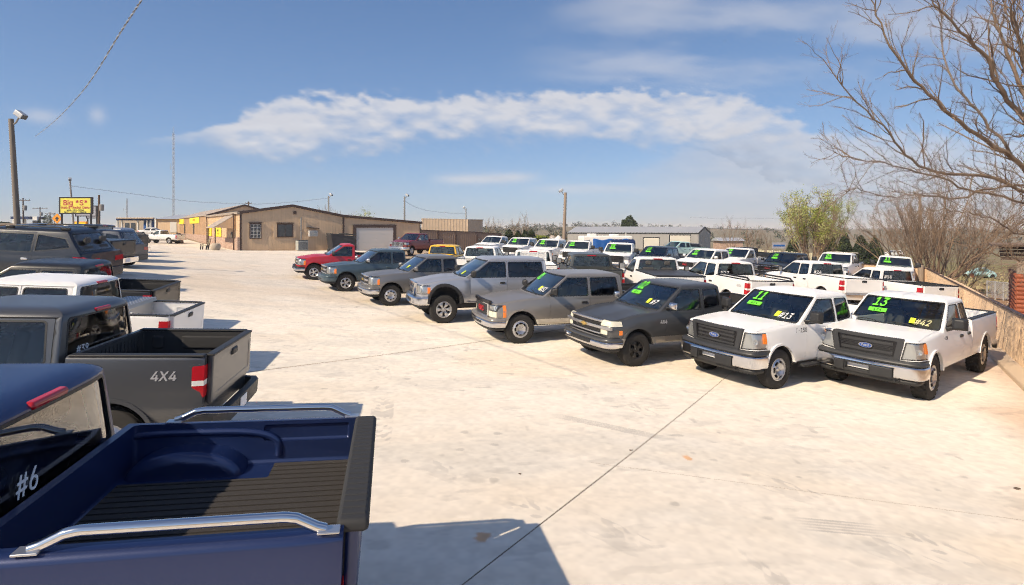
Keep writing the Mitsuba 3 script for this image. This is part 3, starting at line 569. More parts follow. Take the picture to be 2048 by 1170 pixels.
    if P['flare']:
        for a in (0, -wb):
            for s in (1, -1):
                ra = P['ra']; q = Point(a, R + L * .4).buffer(ra + .085, 18).difference(Point(a, R + L * .4).buffer(ra - .005, 18)).intersection(sbox(-9, sill + .02, 9, 3))
                add('fender_flare', prism_y(q, min(s * (W - .10), s * (W + .045)), max(s * (W - .10), s * (W + .045))), 'black_plastic')
    # wipers and antenna
    if det:
        wp = []
        for y0, y1 in ((.55, -.1), (-.12, -.72)):
            za = belt + .03; sx = lambda z: (xc + .06) + (xt - xc - .06) * (z - belt + .06) / (zh - belt + .06)
            wp += [tube([[sx(za) + .03, y0, za + .0], [sx(za + .05) + .035, (y0 + y1) / 2, za + .06], [sx(za + .07) + .02 - .03, y1, za + .05]], .010, 6)]
        for w_ in wp: add('wiper', w_, 'black_plastic')
    # the nose is bowed in plan
    for d_ in P['_decals']:
        n_, s, h, y, z, x, m_ = d_
        t = meshkit.text_mesh(s, h, .008, True); c = t.bounds.mean(0)
        v = t.vertices - [c[0], 0, 0]
        if n_ == 'gate_text': t.vertices = np.stack([x - v[:, 2], y - v[:, 0], z + v[:, 1]], 1)
        else: t.vertices = np.stack([x + v[:, 2], y + v[:, 0], z + v[:, 1]], 1)
        add(n_, t, m_, False)
    bow = .115 if pick else .14
    res = []
    for path, m, k, sm in out:
        if isinstance(m, dict): res.append((path, m, k, sm)); continue
        t = tm(m)
        if len(t.faces) == 0: continue
        if P.get('two') and k == 'PAINT' and not isinstance(m, trimesh.Trimesh) and '__' not in path and path in ('body', 'door', 'rear_door', 'bed'):
            lo = m.trim_by_plane([0, 0, -1], -P['two'][0])
            if not lo.is_empty():
                m2 = m.trim_by_plane([0, 0, 1], P['two'][0]); t = tm(m2); out.append((path + '__lower_panel', lo, P['two'][1], sm))
        t = t.copy(); v = t.vertices.copy(); u = np.clip((v[:, 0] - (xn - .75)) / .75, 0, 1)
        v[:, 0] -= bow * (v[:, 1] / W) ** 2 * u * u * (3 - 2 * u)
        t.vertices = v
        res.append((path, mikit.ply(t, None, sm), k, None))
    P['_surf'] = dict(zh=zh)
    return res, P
def tm_to(t): return man(t.vertices, t.faces)
def cyl_x(x0, x1, y, z, r, n=20): return prism_x(Point(y, z).buffer(r, n // 4), x0, x1)

def ground_frame(x, y, yaw):
    e = .8; gx = (G(x + e, y) - G(x - e, y)) / (2 * e); gy = (G(x, y + e) - G(x, y - e)) / (2 * e)
    gx, gy = np.clip(gx, -.06, .06), np.clip(gy, -.06, .06); n = np.array([-gx, -gy, 1.]); n /= np.linalg.norm(n); f = np.array([math.cos(yaw), math.sin(yaw), 0]); f -= n * f.dot(n); f /= np.linalg.norm(f); l = np.cross(n, f)
    M = np.eye(4); M[:3, 0], M[:3, 1], M[:3, 2], M[:3, 3] = f, l, n, (x, y, G(x, y))
    return M
RACKM, RACKP = {}, {}
def place(spec, name, label, x, y, yaw_deg, paint_, cat='pickup truck', group=None, dz=0., scale=1., decals=(), lower=None, sub=None):
    """one vehicle; (x, y) is where its front axle meets the ground"""
    parts, P = spec; root = thing(name, label, cat, group); yaw = math.radians(yaw_deg)
    cx, cy = x - math.cos(yaw) * P['wb'] / 2 * scale, y - math.sin(yaw) * P['wb'] / 2 * scale
    M = ground_frame(cx, cy, yaw); M = M @ trimesh.transformations.translation_matrix([P['wb'] / 2 * scale, 0, dz]) @ np.diag([scale, scale, scale, 1])
    S = 1.; whl = {}
    seen = {}
    for path, d, k, ex in parts:
        m = M
        if isinstance(ex, tuple) and ex[0] == 'wheel':
            A = np.eye(4); A[:3, 3] = [ex[1], ex[2], ex[3]]
            if ex[4] < 0: A = A @ trimesh.transformations.rotation_matrix(PI, [0, 0, 1])
            m = M @ A
        elif isinstance(ex, tuple): m = M @ trimesh.transformations.translation_matrix(ex)
        if P['lift'] and not path.startswith(('wheel#', 'chassis')): m = M @ trimesh.transformations.translation_matrix([0, 0, P['lift']]) @ np.linalg.inv(M) @ m
        segs = path.split('__'); top = segs[0]
        if '#' in top:
            b, i = top.split('#'); tk = f'{root}__{b}' + (f'_{int(i):03d}' if int(i) else ''); key = newkey(tk + '__' + segs[1])
        elif len(segs) == 2:
            tk = seen[top]; key = newkey(tk + '__' + segs[1])
        else:
            key = newkey(root + '__' + top); seen[top] = key
        scene[key] = {**d, 'to_world': T(m), 'bsdf': {'type': 'ref', 'id': paint_ if k == 'PAINT' else k}}
    for dc in decals: windshield_text(root, P, M, dc)
    if decals and decals[0][4] == 'front' and group == RG and len(decals) > 2 and decals[1][0] == '#band': windshield_text(root, P, M, ('4 X 4', .05, decals[1][2], decals[1][3] + .012, 'front', 'black_gloss', 0, 'band_lettering'))
    RACKM[root] = M; RACKP[root] = P
    return root, P, M
def windshield_text(root, P, M, dc):
    """writing on the glass: (text, height, y, z, side, material, slant, part name); side 'front', 'rear', or 'left' (the bed or door flank)"""
    s, h, y0, z0, side, m_, slant, nme = dc
    if s == '#band': t = trimesh.creation.box([h * 2.5, h * .5, .004]); t = t.subdivide().subdivide(); t.vertices += [0, h * .25, .002]
    elif s == '#sticker': t = trimesh.creation.box([h, h, .004]); t = t.subdivide(); t.vertices += [0, h / 2, .002]
    else:
        t = meshkit.text_mesh(s, h, .004, m_ in ('decal_green', 'decal_silver')); t.vertices -= [t.bounds[:, 0].mean(), 0, 0]
    v = t.vertices; u, w = v[:, 0] + slant * v[:, 1], v[:, 1]; zh = P['_surf']['zh']; belt = P['belt']; off = v[:, 2] + (.022 if m_ == 'black_gloss' else .014)
    if side == 'front':
        y, z = y0 + u, z0 + w
        sl = (z - belt + .06) / (zh - belt + .06); x = (P['xc'] + .06) + (P['xt'] - P['xc'] - .06) * sl; hw = P['W'] - .055 - (P['tumble'] - .055) * sl ** 1.25
        x = x - P['bowf'] * np.abs(y / hw) ** 2.4 + off * .6 - .008; z = z + off * .6
    elif side == 'rear':
        y, z = y0 - u, z0 + w; sl = (z - belt) / (zh - belt); x = P['xr'] + P['roofrake'] * sl + .06 * np.abs(y / .8) ** 5 - off + .012
    else:
        x, z = y0 - u if side == 'left' else y0 + u, z0 + w; y = (P['W'] + .002 + v[:, 2] - np.where(x < P['xr'], .03, .045) * np.clip((z - P['zm']) / np.where(x < P['xr'], P['rail'] - .05 - P['zm'], P['belt'] - .07 - P['zm']), 0, 1) ** 2.2) * (1 if side == 'left' else -1)
    t.vertices = np.stack([x, y, z], 1)
    part(root, nme, t, m_, False, T(M if not P['lift'] else M @ trimesh.transformations.translation_matrix([0, 0, P['lift']])))
# ---------------------------------------------------------------- the lie of the land
CP = np.array([(7.9,12.4,-3.45),(5,12.7,-3.34),(2.5,14.2,-3.22),(-.1,16.7,-3.15),(-2.6,19.8,-3.05),(-4.9,22.2,-2.96),(-7.9,26.9,-2.9),(-10.5,30.3,-2.78),
 (-4.1,34,-2.8),(-1.8,31,-2.85),(.9,28,-2.95),(3.3,24.5,-3.0),(5.8,23,-3.05),(8.8,23,-3.15),(13.8,26.7,-3.45),(18.3,25,-3.55),
 (-8.8,52,-2.36),(-1.7,53,-2.8),(0,47,-2.85),(2.5,44,-2.88),(4.6,42.6,-2.95),(6.9,38,-2.98),(10,38,-3.1),(12,37,-3.22),(15,38,-3.35),(16.7,36,-3.42),(20,36,-3.6),(22.5,35,-3.65),
 (-1.5,3.5,-2.86),(-4,8,-2.95),(-7,11.5,-2.9),(-10,14,-2.75),(-13.5,19,-2.0),(-16,23,-1.75),(-20,30,-1.7),(-26,44,-1.7),(-21,56,-2.35),(-26.5,56,-2.3),(-40,75,-2.1),(-44,72,-2.0),(-60,92,-1.4),(-54,72,-1.7),(0,73,-2.85),
 (12.7,14.3,-3.65),(26,36,-3.8),(6,5,-3.3),(2,3,-3.1),(14,5,-3.6),(34,144,-5.4),(50,150,-6),(63,79,-6.9),(75,70,-7.1),(45,50,-5.6),(30,30,-4.6),(40,75,-5),(15,70,-3.5),(0,150,-4.5),(-40,150,-2.2),(-120,100,-1.2),(-100,50,-1.2),(-60,40,-1.5),(-40,20,-1.9),
 (0,-10,-2.9),(-20,-10,-2.4),(20,-10,-3.6),(150,300,-9),(0,400,-7),(-300,400,-1.5),(-200,200,-1.3),(400,400,-10),(-400,0,-1),(300,0,-9),(0,-300,-3),(60,250,-8),(300,900,-8),(-300,900,-2),(0,1000,-6),(900,900,-10),(-900,900,-2),(900,0,-9),(-900,0,-1.5),(900,-300,-8),(-900,-300,-2)])
_g = RBFInterpolator(CP[:, :2], CP[:, 2], smoothing=.15, kernel='linear', neighbors=40)
_gx = np.concatenate([np.linspace(-30, 40, 141)]); _gy = np.linspace(-12, 80, 185)
from scipy.ndimage import gaussian_filter
from scipy.interpolate import RegularGridInterpolator
_ax = np.concatenate([np.linspace(-900, -160, 30)[:-1], np.linspace(-160, 160, 321), np.linspace(160, 900, 30)[1:]])
_ay = np.concatenate([np.linspace(-300, -20, 12)[:-1], np.linspace(-20, 180, 201), np.linspace(180, 1000, 30)[1:]])
_GX, _GY = np.meshgrid(_ax, _ay, indexing='ij')
_Z = _g(np.column_stack([_GX.ravel(), _GY.ravel()])).reshape(_GX.shape); _Z = gaussian_filter(_Z, 2.5)
_gi = RegularGridInterpolator((_ax, _ay), _Z, bounds_error=False, fill_value=None)
def G(x, y):
    r = _gi(np.stack([np.clip(np.asarray(x, float), -899, 899), np.clip(np.asarray(y, float), -299, 999)], -1))
    return float(r.ravel()[0]) if np.ndim(x) == 0 else r
def GP(px, py, dz=0.):
    """the ground point seen at a pixel of the photograph"""
    y = 20.
    for _ in range(60):
        x = (px - 1024) / F * y; z = G(x, y) + dz; y = .5 * y + .5 * max(1., min(800., F * z / (HOR - py)))
    return x, y
# ---------------------------------------------------------------- the vehicles
f150 = dict(hood=1.24, cowl=1.32, nose_flat=1, bz=(.46, .75), belt=1.28, roof=1.91, rail=1.40, xc=-.56, xt=-1.36, xb=-2.02, xr=-2.74, tail='ford', W=.995)
gm = dict(R=.405, ra=.50, hood=1.10, cowl=1.24, belt=1.25, roof=1.87, rail=1.36, xc=-.54, xt=-1.32, xb=-2.0, xr=-2.75, xn=.82)
kinds = {}
def kind(k, **kw):
    if k not in kinds: kinds[k] = build_vehicle(**kw)
    return kinds[k]
RG = 'pickup trucks in the front row on the concrete'
yr = lambda s, z=1.64, y=-.42: [(s, .17, y, z, 'front', 'decal_green', .25, 'year_number'), ('#band', .15, y + .02, z - .12, 'front', 'decal_green', 0, 'green_band')]
stk = lambda s, y=.50, z=1.36, m_='decal_white': [('#sticker', .10, y - .16, z + .02, 'front', 'decal_yellow', 0, 'yellow_sticker'), (s, .11, y + .02, z, 'front', m_, .2, 'stock_number')]
k = kind('f13', **f150 | dict(style='ford13', wb=4.05, xe=-5.35, mud=1, R=.445, ra=.525, tw=.28, rim='slot8', mirror='tow', tail='ford', glass='glass_dark'))
r, P_, M_ = place(k, 'pickup_truck', 'white pickup with a green 13 on its windshield, nearest to the tan metal fence', 7.82, 12.28, 219.5, 'paint_white', group=RG, decals=yr('13') + stk('#42', .50, 1.36, 'decal_cream') + [('F-150', .07, .62 - 1.35, 1.14, 'left', 'grey_plastic', .2, 'badge')])
FENCE_TRUCK_M = M_
k = kind('f11', **f150 | dict(style='ford11', wb=3.68, xe=-4.95, R=.415, ra=.50, board=1, rim='slot7', mirror='tow', glass='glass_dark'))
place(k, 'pickup_truck', 'white pickup with a green 11 on its windshield and black running boards', 5.0, 12.70, 210.5, 'paint_white', group=RG, decals=yr('11') + stk('#13') + [('F-150', .09, -.72, 1.14, 'left', 'grey_plastic', .2, 'badge')])
k = kind('c02', **gm | dict(style='chevy02', wb=3.645, xe=-4.9, liner=1, rim='spoke5', rim_mat='dark_alloy', mirror='chrome', handle='chrome', two=(.68, 'paint_pewter'), tw=.28, R=.40))
place(k, 'pickup_truck', 'charcoal pickup with black wheels, a chrome mirror and pale lower panels', 2.47, 14.23, 206, 'paint_charcoal', group=RG, decals=yr('02') + stk('#7') + [('4X4', .08, -.75, .98, 'left', 'decal_silver', .2, 'badge')])
k = kind('g98', **gm | dict(style='gmc98', cab='crew', wb=3.95, xr=-3.22, xb=-2.05, xe=-5.15, liner=1, rim='slot8', two=(.66, 'paint_tan'), mirror='black', W=.975, cap_roof=.06, hood=1.12))
place(k, 'pickup_truck', 'pewter four-door pickup with red grille letters and a black hood deflector', -.10, 16.41, 200, 'paint_pewter', group=RG, decals=yr('01', 1.6, -.5)[:1] + stk('#31'))
k = kind('ram', style='ram', cab='crew', wb=4.05, xn=.84, xc=-.56, xt=-1.42, xb=-2.1, xr=-3.62, xe=-5.3, hood=1.16, cowl=1.30, belt=1.30, roof=1.93, rail=1.38, lift=.13, R=.45, tw=.30, ra=.56, flare=1, rim='spoke6', W=1.0, glass='glass_tint', dome=.035, hx=0, rim_mat='alloy')
place(k, 'pickup_truck', 'lifted silver four-door pickup with black fender flares and big tires', -2.50, 19.2, 199.5, 'paint_silver', group=RG, decals=stk('#8')[:1])
k = kind('c07', **gm | dict(style='chevy07', wb=3.645, xe=-4.9, rim='steel8', mirror='paint', xr=-2.72, hood=1.14))
place(k, 'pickup_truck', 'grey extended cab pickup with a full chrome front bumper', -4.95, 22.3, 206, 'paint_stone', group=RG, decals=stk('#5')[:1])
k = kind('c07b', **gm | dict(style='chevy07', wb=3.645, xe=-4.9, rim='spoke5', mirror='grey', hood=1.14, bump='paint_teal', bcover='PAINT', handle='paint_teal'))
place(k, 'pickup_truck', 'teal grey extended cab pickup with a body coloured bumper', -7.70, 25.9, 208, 'paint_teal', group=RG)
k = kind('c04r', **gm | dict(style='chevy04', cab='reg', xr=-2.06, xb=-1.86, wb=3.02, xe=-4.35, rim='spoke5', bcover='black_plastic', liner=1))
place(k, 'pickup_truck', 'red single cab pickup at the far end of the front row', -10.43, 29.95, 204, 'paint_red', group=RG)

LG = 'vehicles parked along the left side of the lot'
bedx = dict(cab='crew', xb=-2.05, xr=-3.05, wb=3.55)
k1 = kind('L1', **f150 | bedx | dict(style='ford13', xe=-4.86, tail='std', tail_drop=.17, rail=1.40, roof=1.92, seats=1, rail_cap=0, glass='glass_dark', floor=1.07, rear_bumper=0))
def tailplace(spec, name, label, tx, ty, yaw, paint_, **kw):
    """placed by the middle of the tailgate's top edge on the ground plan"""
    P = spec[1]; a = math.radians(yaw); e = P['xe']
    return place(spec, name, label, tx - e * math.cos(a), ty - e * math.sin(a), yaw, paint_, **kw)
r1, P1, M1 = tailplace(k1, 'pickup_truck', 'blue pickup in the near left corner with chrome bed rails and a tailgate protector', -1.02, 3.82, 192, 'paint_blue', group=LG, decals=[('#6', .12, .27, 1.40, 'rear', 'decal_white', .15, 'stock_number')])
k2 = kind('L2', **f150 | bedx | dict(style='ford11', xe=-4.62, tail='ford', liner=1, rear_bumper='black_plastic', glass='glass_dark', cap_roof=.09, mud=0))
tailplace(k2, 'pickup_truck', 'dark grey four-door pickup lettered 4X4 on its bed, behind the blue one', -3.80, 7.75, 190.5, 'paint_graphite', group=LG, decals=[('#39', .09, .52, 1.36, 'rear', 'decal_white', .15, 'stock_number'), ('4X4', .105, -4.12, 1.12, 'left', 'decal_silver', .1, 'lettering')])
k3 = kind('L3', **gm | bedx | dict(style='chevy07', xe=-4.62, rail=1.36, rear_bumper='grey_plastic', glass='glass_dark', roof=1.90, belt=1.30, seats=0))
r3, P3, M3 = tailplace(k3, 'pickup_truck', 'white four-door pickup with a diamond plate tool box in its white bed', -6.55, 11.6, 191, 'paint_white', group=LG, dz=-.10)
k4 = kind('L4', **gm | bedx | dict(style='generic', xe=-4.62, rail=1.34, liner=1, glass='glass_tint', roof=1.9, tumble=.24, bowf=.14, cap_roof=.10, seats=1))
tailplace(k4, 'pickup_truck', 'dark grey four-door pickup with a black lined bed, in front of the crossover', -9.0, 15.0, 191, 'paint_darkgrey', group=LG, dz=-.22)
suv = kind('suv', bed=0, cab='crew', style='generic', wb=3.02, xn=.80, xc=-.28, xt=-1.30, xr=-3.98, xe=-4.12, hood=1.02, cowl=1.10, belt=1.08, roof=1.76, sill=.36, R=.37, ra=.44, roofrake=.46, tumble=.24, cap_roof=.10, bowf=.16, W=.985, deck=1.10, zm=.72, rearwin_z=1.16,
    sidewin=[([(-.75, 1.115), (-1.62, 1.115), (-1.62, 1.60), (-1.30, 1.60)], 'glass_clear'), ([(-1.72, 1.115), (-2.62, 1.115), (-2.62, 1.60), (-1.72, 1.60)], 'glass_tint'), ([(-2.72, 1.14), (-3.60, 1.26), (-3.44, 1.50), (-2.72, 1.60)], 'glass_dark')],
    doors=[('door', [(-.62, .46), (-.62, 1.08), (-1.28, 1.64), (-1.66, 1.66), (-1.66, .46)]), ('rear_door', [(-1.68, .46), (-1.68, 1.66), (-2.66, 1.66), (-2.66, .80), (-2.45, .46)])], handle='chrome', rim='spoke6', tailq=[(-4.25, .92), (-3.62, 1.12), (-3.72, .98), (-4.0, .82), (-4.25, .80)], roof_rails=1, rear_bumper='grey_plastic', mirror='paint', glass='glass_clear', bz=(.34, .60))
tailplace(suv, 'crossover_suv', 'dark blue grey crossover with roof rails and chrome door handles', -13.7, 18.8, 187, 'paint_slate', scale=1.10, dz=.12, cat='suv', group=LG)
k6 = kind('L6', **gm | dict(cab='crew', xr=-3.05, xb=-2.05, wb=3.6, xe=-4.75, style='generic', rim='spoke5', seats=0, trim=0))
r6, P6, M6 = tailplace(k6, 'pickup_truck', 'black pickup with a bed cover, its tail showing beyond the crossover', -15.4, 22.8, 187, 'paint_black', group=LG)
suv2 = kind('suv2', bed=0, cab='crew', style='sedan', wb=2.75, xn=.78, xc=-.3, xt=-1.15, xr=-3.5, xe=-3.62, hood=.98, cowl=1.06, belt=1.05, roof=1.70, sill=.34, R=.35, ra=.42, roofrake=.40, tumble=.22, cap_roof=.08, bowf=.14, W=.93, deck=1.06, zm=.7, rearwin_z=1.12, seats=0, trim=0,
    sidewin=[([(-.7, 1.09), (-1.55, 1.09), (-1.55, 1.54), (-1.2, 1.54)], 'glass_dark'), ([(-1.65, 1.09), (-2.45, 1.09), (-2.45, 1.54), (-1.65, 1.54)], 'glass_dark'), ([(-2.55, 1.11), (-3.2, 1.18), (-3.05, 1.46), (-2.55, 1.54)], 'glass_dark')], doors=[], rear_bumper='grey_plastic', mirror='paint', bz=(.32, .56), tailq=[(-3.8, .90), (-3.3, 1.0), (-3.3, .82), (-3.8, .78)])
for i, (kd, px, py, pt, nm, ct, lb) in enumerate((
    ('suv2', -17.4, 26.8, 'paint_navy', 'crossover_suv', 'suv', 'navy crossover in the left row, first beyond the black pickup'),
    ('L6', -19.8, 30.6, 'paint_darkgrey', 'pickup_truck', 'pickup truck', 'dark grey pickup in the left row, second beyond the black pickup'),
    ('suv2', -22.7, 34.8, 'paint_silver', 'crossover_suv', 'suv', 'silver crossover in the left row, third beyond the black pickup'),
    ('L6', -25.7, 39.4, 'paint_stone', 'pickup_truck', 'pickup truck', 'grey pickup in the left row, fourth beyond the black pickup'),
    ('suv2', -28.8, 44.0, 'paint_black', 'crossover_suv', 'suv', 'black crossover at the far end of the left row'))):
    tailplace(kinds[kd], nm, lb, px, py, 187, pt, cat=ct, group=LG)
sed = kind('sedan', bed=0, cab='crew', style='sedan', wb=2.75, xn=.82, xc=-.15, xt=-1.05, xr=-3.15, xe=-3.72, hood=.80, cowl=.93, belt=.93, roof=1.45, sill=.26, R=.33, tw=.21, ra=.38, roofrake=.80, tumble=.28, cap_roof=.09, bowf=.18, W=.91, zm=.62, rearwin_z=.99, seats=0, trim=0, dome=.0,
    tailpts=[(-3.72, .90), (-3.6, .98), (-3.0, 1.0), (-.3, .93)], sidewin=[([(-.62, .965), (-1.55, .965), (-1.55, 1.33), (-1.12, 1.30)], 'glass_dark'), ([(-1.63, .965), (-2.75, .985), (-2.35, 1.28), (-1.63, 1.33)], 'glass_dark')], doors=[], rear_bumper='grey_plastic', mirror='paint', bz=(.26, .46), tailq=[(-3.9, .68), (-3.3, .78), (-3.3, .90), (-3.9, .92)], rim='spoke5')
place(sed, 'sedan', 'silver sedan parked in front of the blue canopy', -64.5, 92, 12, 'paint_silver', cat='car', group='sedans parked by the canopy')
place(sed, 'sedan', 'white sedan parked to the right of the silver sedan', -59.5, 98, 8, 'paint_white', cat='car', group='sedans parked by the canopy')
ty = kind('toy', style='toyota', cab='reg', wb=3.0, xn=.72, xc=-.42, xt=-1.08, xb=-1.55, xr=-1.78, xe=-4.1, hood=1.02, cowl=1.10, belt=1.10, roof=1.66, rail=1.18, W=.86, R=.37, ra=.45, sill=.48, seats=0, rim='spoke6', floor=.75)
place(ty, 'pickup_truck', 'small white pickup with a black grille guard parked by the brown building', -45.4, 72.5, 172, 'paint_white')

MG = 'pickup trucks facing away in the middle row'
gen = kind('gen_ext', **gm | dict(style='chevy07', wb=3.65, xe=-4.9, rim='steel8', glass='glass_tint', rear_glass='glass_tint'))
genr = kind('gen_reg', **f150 | dict(style='generic', cab='reg', xr=-2.12, xb=-1.9, wb=3.2, xe=-4.55, rear_glass='glass_tint', mirror='tow'))
tac = kind('tac', style='toyota', cab='ext', wb=3.25, xn=.75, xc=-.5, xt=-1.2, xb=-1.85, xr=-2.45, xe=-4.45, hood=1.08, cowl=1.17, belt=1.17, roof=1.76, rail=1.28, W=.93, liner=1, R=.38, rear_glass='glass_dark', glass='glass_dark', handle='black_plastic', bz=(.5, .72))
def awayplace(spec, label, x, y, yaw, pt, **kw):
    """placed by the middle of the cab's rear edge"""
    P = spec[1]; a = math.radians(yaw); e = P['xr']
    return place(spec, 'pickup_truck', label, x - e * math.cos(a), y - e * math.sin(a), yaw, pt, group=MG, **kw)
sn = lambda s: [(s, .14, .50, 1.36, 'rear', 'decal_white', .1, 'stock_number')]
awayplace(kinds['gen_ext'], 'yellow pickup seen from behind in the middle row', -4.10, 33.2, 81, 'paint_yellow', scale=.95)
awayplace(kinds['gen_ext'], 'white extended cab pickup with a dark red brake light, right of the yellow one', -1.75, 30.6, 79, 'paint_white')
rM3, PM3, MM3 = awayplace(kinds['gen_reg'], 'white pickup with a louvred rear window', .98, 27.0, 92, 'paint_white')
gcr = kind('gen_crew', **f150 | dict(style='superduty', cab='crew', xr=-3.2, xb=-2.05, wb=3.95, xe=-5.1, rear_glass='glass_tint', glass='glass_tint', mirror='tow', two=(.6, 'grey_plastic')))
awayplace(kinds['gen_crew'], 'olive grey pickup seen from behind among white ones', 3.35, 24.3, 92, 'paint_olive')
rM5, PM5, MM5 = awayplace(kinds['gen_reg'], 'white pickup with a grey bed cover behind the charcoal pickup', 5.80, 23.0, 95, 'paint_white')
rM6, PM6, MM6 = awayplace(kinds['gen_ext'], 'white extended cab pickup numbered 27 with tubes along its bed rails', 8.75, 22.6, 103, 'paint_white', decals=sn('#27') + [('4X4', .10, -4.35, 1.08, 'left', 'decal_silver', .1, 'lettering')])
awayplace(kinds['gen_ext'], 'white pickup numbered 24 between the two trucks numbered 27 and 56', 14.0, 25.6, 99, 'paint_white', decals=sn('#24'))
awayplace(kinds['tac'], 'white pickup numbered 56 with a black lined bed, beside the fence', 16.4, 24.5, 101, 'paint_white', decals=sn('#56'))

BG = 'pickup trucks facing the lot in the back row'
sdc = kind('sd_crew', trim=0, style='superduty', cab='crew', wb=4.1, xn=.86, xc=-.5, xt=-1.3, xb=-2.0, xr=-3.15, xe=-5.2, hood=1.27, cowl=1.40, belt=1.40, roof=2.02, rail=1.45, R=.42, ra=.5, W=1.0, sill=.56, mirror='tow', seats=0, rim='steel8')
sde = kind('sd_ext', trim=0, style='superduty', cab='ext', wb=3.8, xn=.86, xc=-.5, xt=-1.3, xb=-2.0, xr=-2.7, xe=-4.95, hood=1.25, cowl=1.38, belt=1.38, roof=2.0, rail=1.43, R=.42, ra=.5, W=1.0, sill=.56, mirror='tow', seats=0, rim='steel8')
sdr = kind('sd_reg', trim=0, style='superduty', cab='reg', wb=3.5, xn=.86, xc=-.5, xt=-1.3, xb=-1.95, xr=-2.15, xe=-4.85, hood=1.25, cowl=1.38, belt=1.38, roof=2.0, rail=1.43, R=.42, ra=.5, W=1.0, sill=.56, mirror='tow', seats=0, rim='steel8')
f92 = kind('f92', trim=0, **f150 | dict(style='ford92', cab='ext', wb=3.9, xe=-5.2, hood=1.14, bz=None, cap_roof=.05, mirror='chrome', seats=0, bcover='chrome'))
gcc = kind('g05_crew', trim=0, **gm | dict(style='gmc05', cab='crew', xr=-3.15, xb=-2.02, wb=3.9, xe=-5.1, seats=0, rim='slot8', mirror='paint'))
def frontplace(spec, label, x, y, yaw, pt, dec='', name='pickup_truck', cat='pickup truck', **kw):
    """placed by the middle of the windshield's top edge"""
    P = spec[1]; a = math.radians(yaw); e = P['xt']; z = P['belt'] + .30 
    return place(spec, name, label, x - e * math.cos(a), y - e * math.sin(a), yaw, pt, cat=cat, group=BG, decals=yr(dec, z + .05, -.40) if dec else (), **kw)
frontplace(f92, 'maroon pickup with a chrome grille against the brown metal fence', -9.0, 51.5, 245, 'paint_maroon')
frontplace(sde, 'white pickup without a green number, leftmost white one in the back row', -1.75, 52.0, 246, 'paint_white')
frontplace(sdc, 'white pickup with a black grille and green number, right of the unnumbered one', .60, 47.2, 248, 'paint_white', '06')
frontplace(sdc, 'white flatbed truck with a green number, left of the tall light pole', 2.7, 43.4, 247, 'paint_white', '08')
frontplace(sdr, 'white pickup with a wide black grille, just right of the light pole', 4.75, 41.6, 250, 'paint_white', '10')
frontplace(sde, 'white pickup with a green number in front of the blue tarpaulin', 7.0, 37.8, 251, 'paint_white', '05')
frontplace(gcc, 'navy blue pickup with a chrome grille in the back row', 9.35, 37.6, 233, 'paint_navy', '03')
frontplace(gcc, 'white four-door pickup in front of the grey metal building', 12.1, 36.6, 222, 'paint_white', '07')
frontplace(sdr, 'white flatbed truck with a black headache rack behind its cab', 14.8, 38.0, 222, 'paint_white', '99')
rB10, PB10, MB10 = frontplace(gcc, 'black pickup with a heavy black grille guard', 16.9, 36.0, 222, 'paint_black', '09')
frontplace(sdc, 'white four-door flatbed truck with a black rack, under the budding tree', 20.0, 35.6, 231, 'paint_white', '04')
frontplace(sde, 'white extended cab pickup at the right end of the back row', 23.2, 35.0, 236, 'paint_white', '11')
# ---------------------------------------------------------------- loads and fittings on the vehicles
def on(root, M, name, mesh, m_, smooth=35, label=None): return part(root, name, mesh, m_, smooth, T(M), label)
def on_thing(name, label, cat, mesh, m_, M, smooth=35):
    k = newkey(name); scene[k] = {**mikit.ply(mesh, m_, smooth), 'to_world': T(M)}; return tag(k, label, cat)
e, iw, rl, b0 = P1['xe'], P1['W'] - .125, P1['rail'], P1['xr'] - .03
for s in (1, -1):                                            # chrome bed rails of the near blue truck
    y = s * (P1['W'] - .075); xs_ = [e + .16, e + .20, e + .30, e + .36, b0 - .52, b0 - .46, b0 - .36, b0 - .32]; zs_ = [.0, .012, .062, .072, .072, .062, .012, .0]
    q = PchipInterpolator(np.linspace(0, 1, 8), xs_)(np.linspace(0, 1, 40)); z = np.interp(q, xs_, zs_)
    on(r1, M1, 'bed_rail', tube(np.column_stack([q, np.full(40, y), rl + .012 + z]), .026, 14), 'chrome')
    for xa in (e + .145, b0 - .315): on(r1, M1, 'rail_foot', rbox(xa - .055, xa + .055, y - .04, y + .04, rl - .002, rl + .012, .005, 6), 'alloy')
fz = 1.07
on(r1, M1, 'tailgate_protector', rbox(e - .05, e + .115, -iw + .0, iw - .0, rl - .05, rl + .022, .025) + union([rbox(e - .03, e + .095, y - .018, y + .018, rl + .016, rl + .026, .004, 6) for y in np.arange(-iw + .08, iw - .05, .075)]), 'bed_liner_black')
on(r1, M1, 'tailgate_panel', union([bx(e + .066, e + .080, -iw + .03, iw - .03, fz + .02, rl - .03)] + [bx(e + .078, e + .086, y - .022, y + .022, fz + .04, rl - .05) for y in np.arange(-iw + .08, iw - .05, .06)]), 'bed_liner_black')
mt = bx(e + .10, b0 - .08, -iw + .04, iw - .04, fz + .002, fz + .014) + union([bx(e + .11, b0 - .09, y - .028, y + .028, fz + .012, fz + .022) for y in np.arange(-iw + .09, iw - .06, .08)])
for s in (1, -1): mt = mt - rbox(-P1['wb'] - .60, -P1['wb'] + .60, min(s * .54, s * 1.2), max(s * .54, s * 1.2), 0, 2, .02)
on_thing('bed_mat', 'ribbed dark rubber mat on the floor of the blue pickup bed', 'mat', mt, 'mat_rubber', M1, 30)
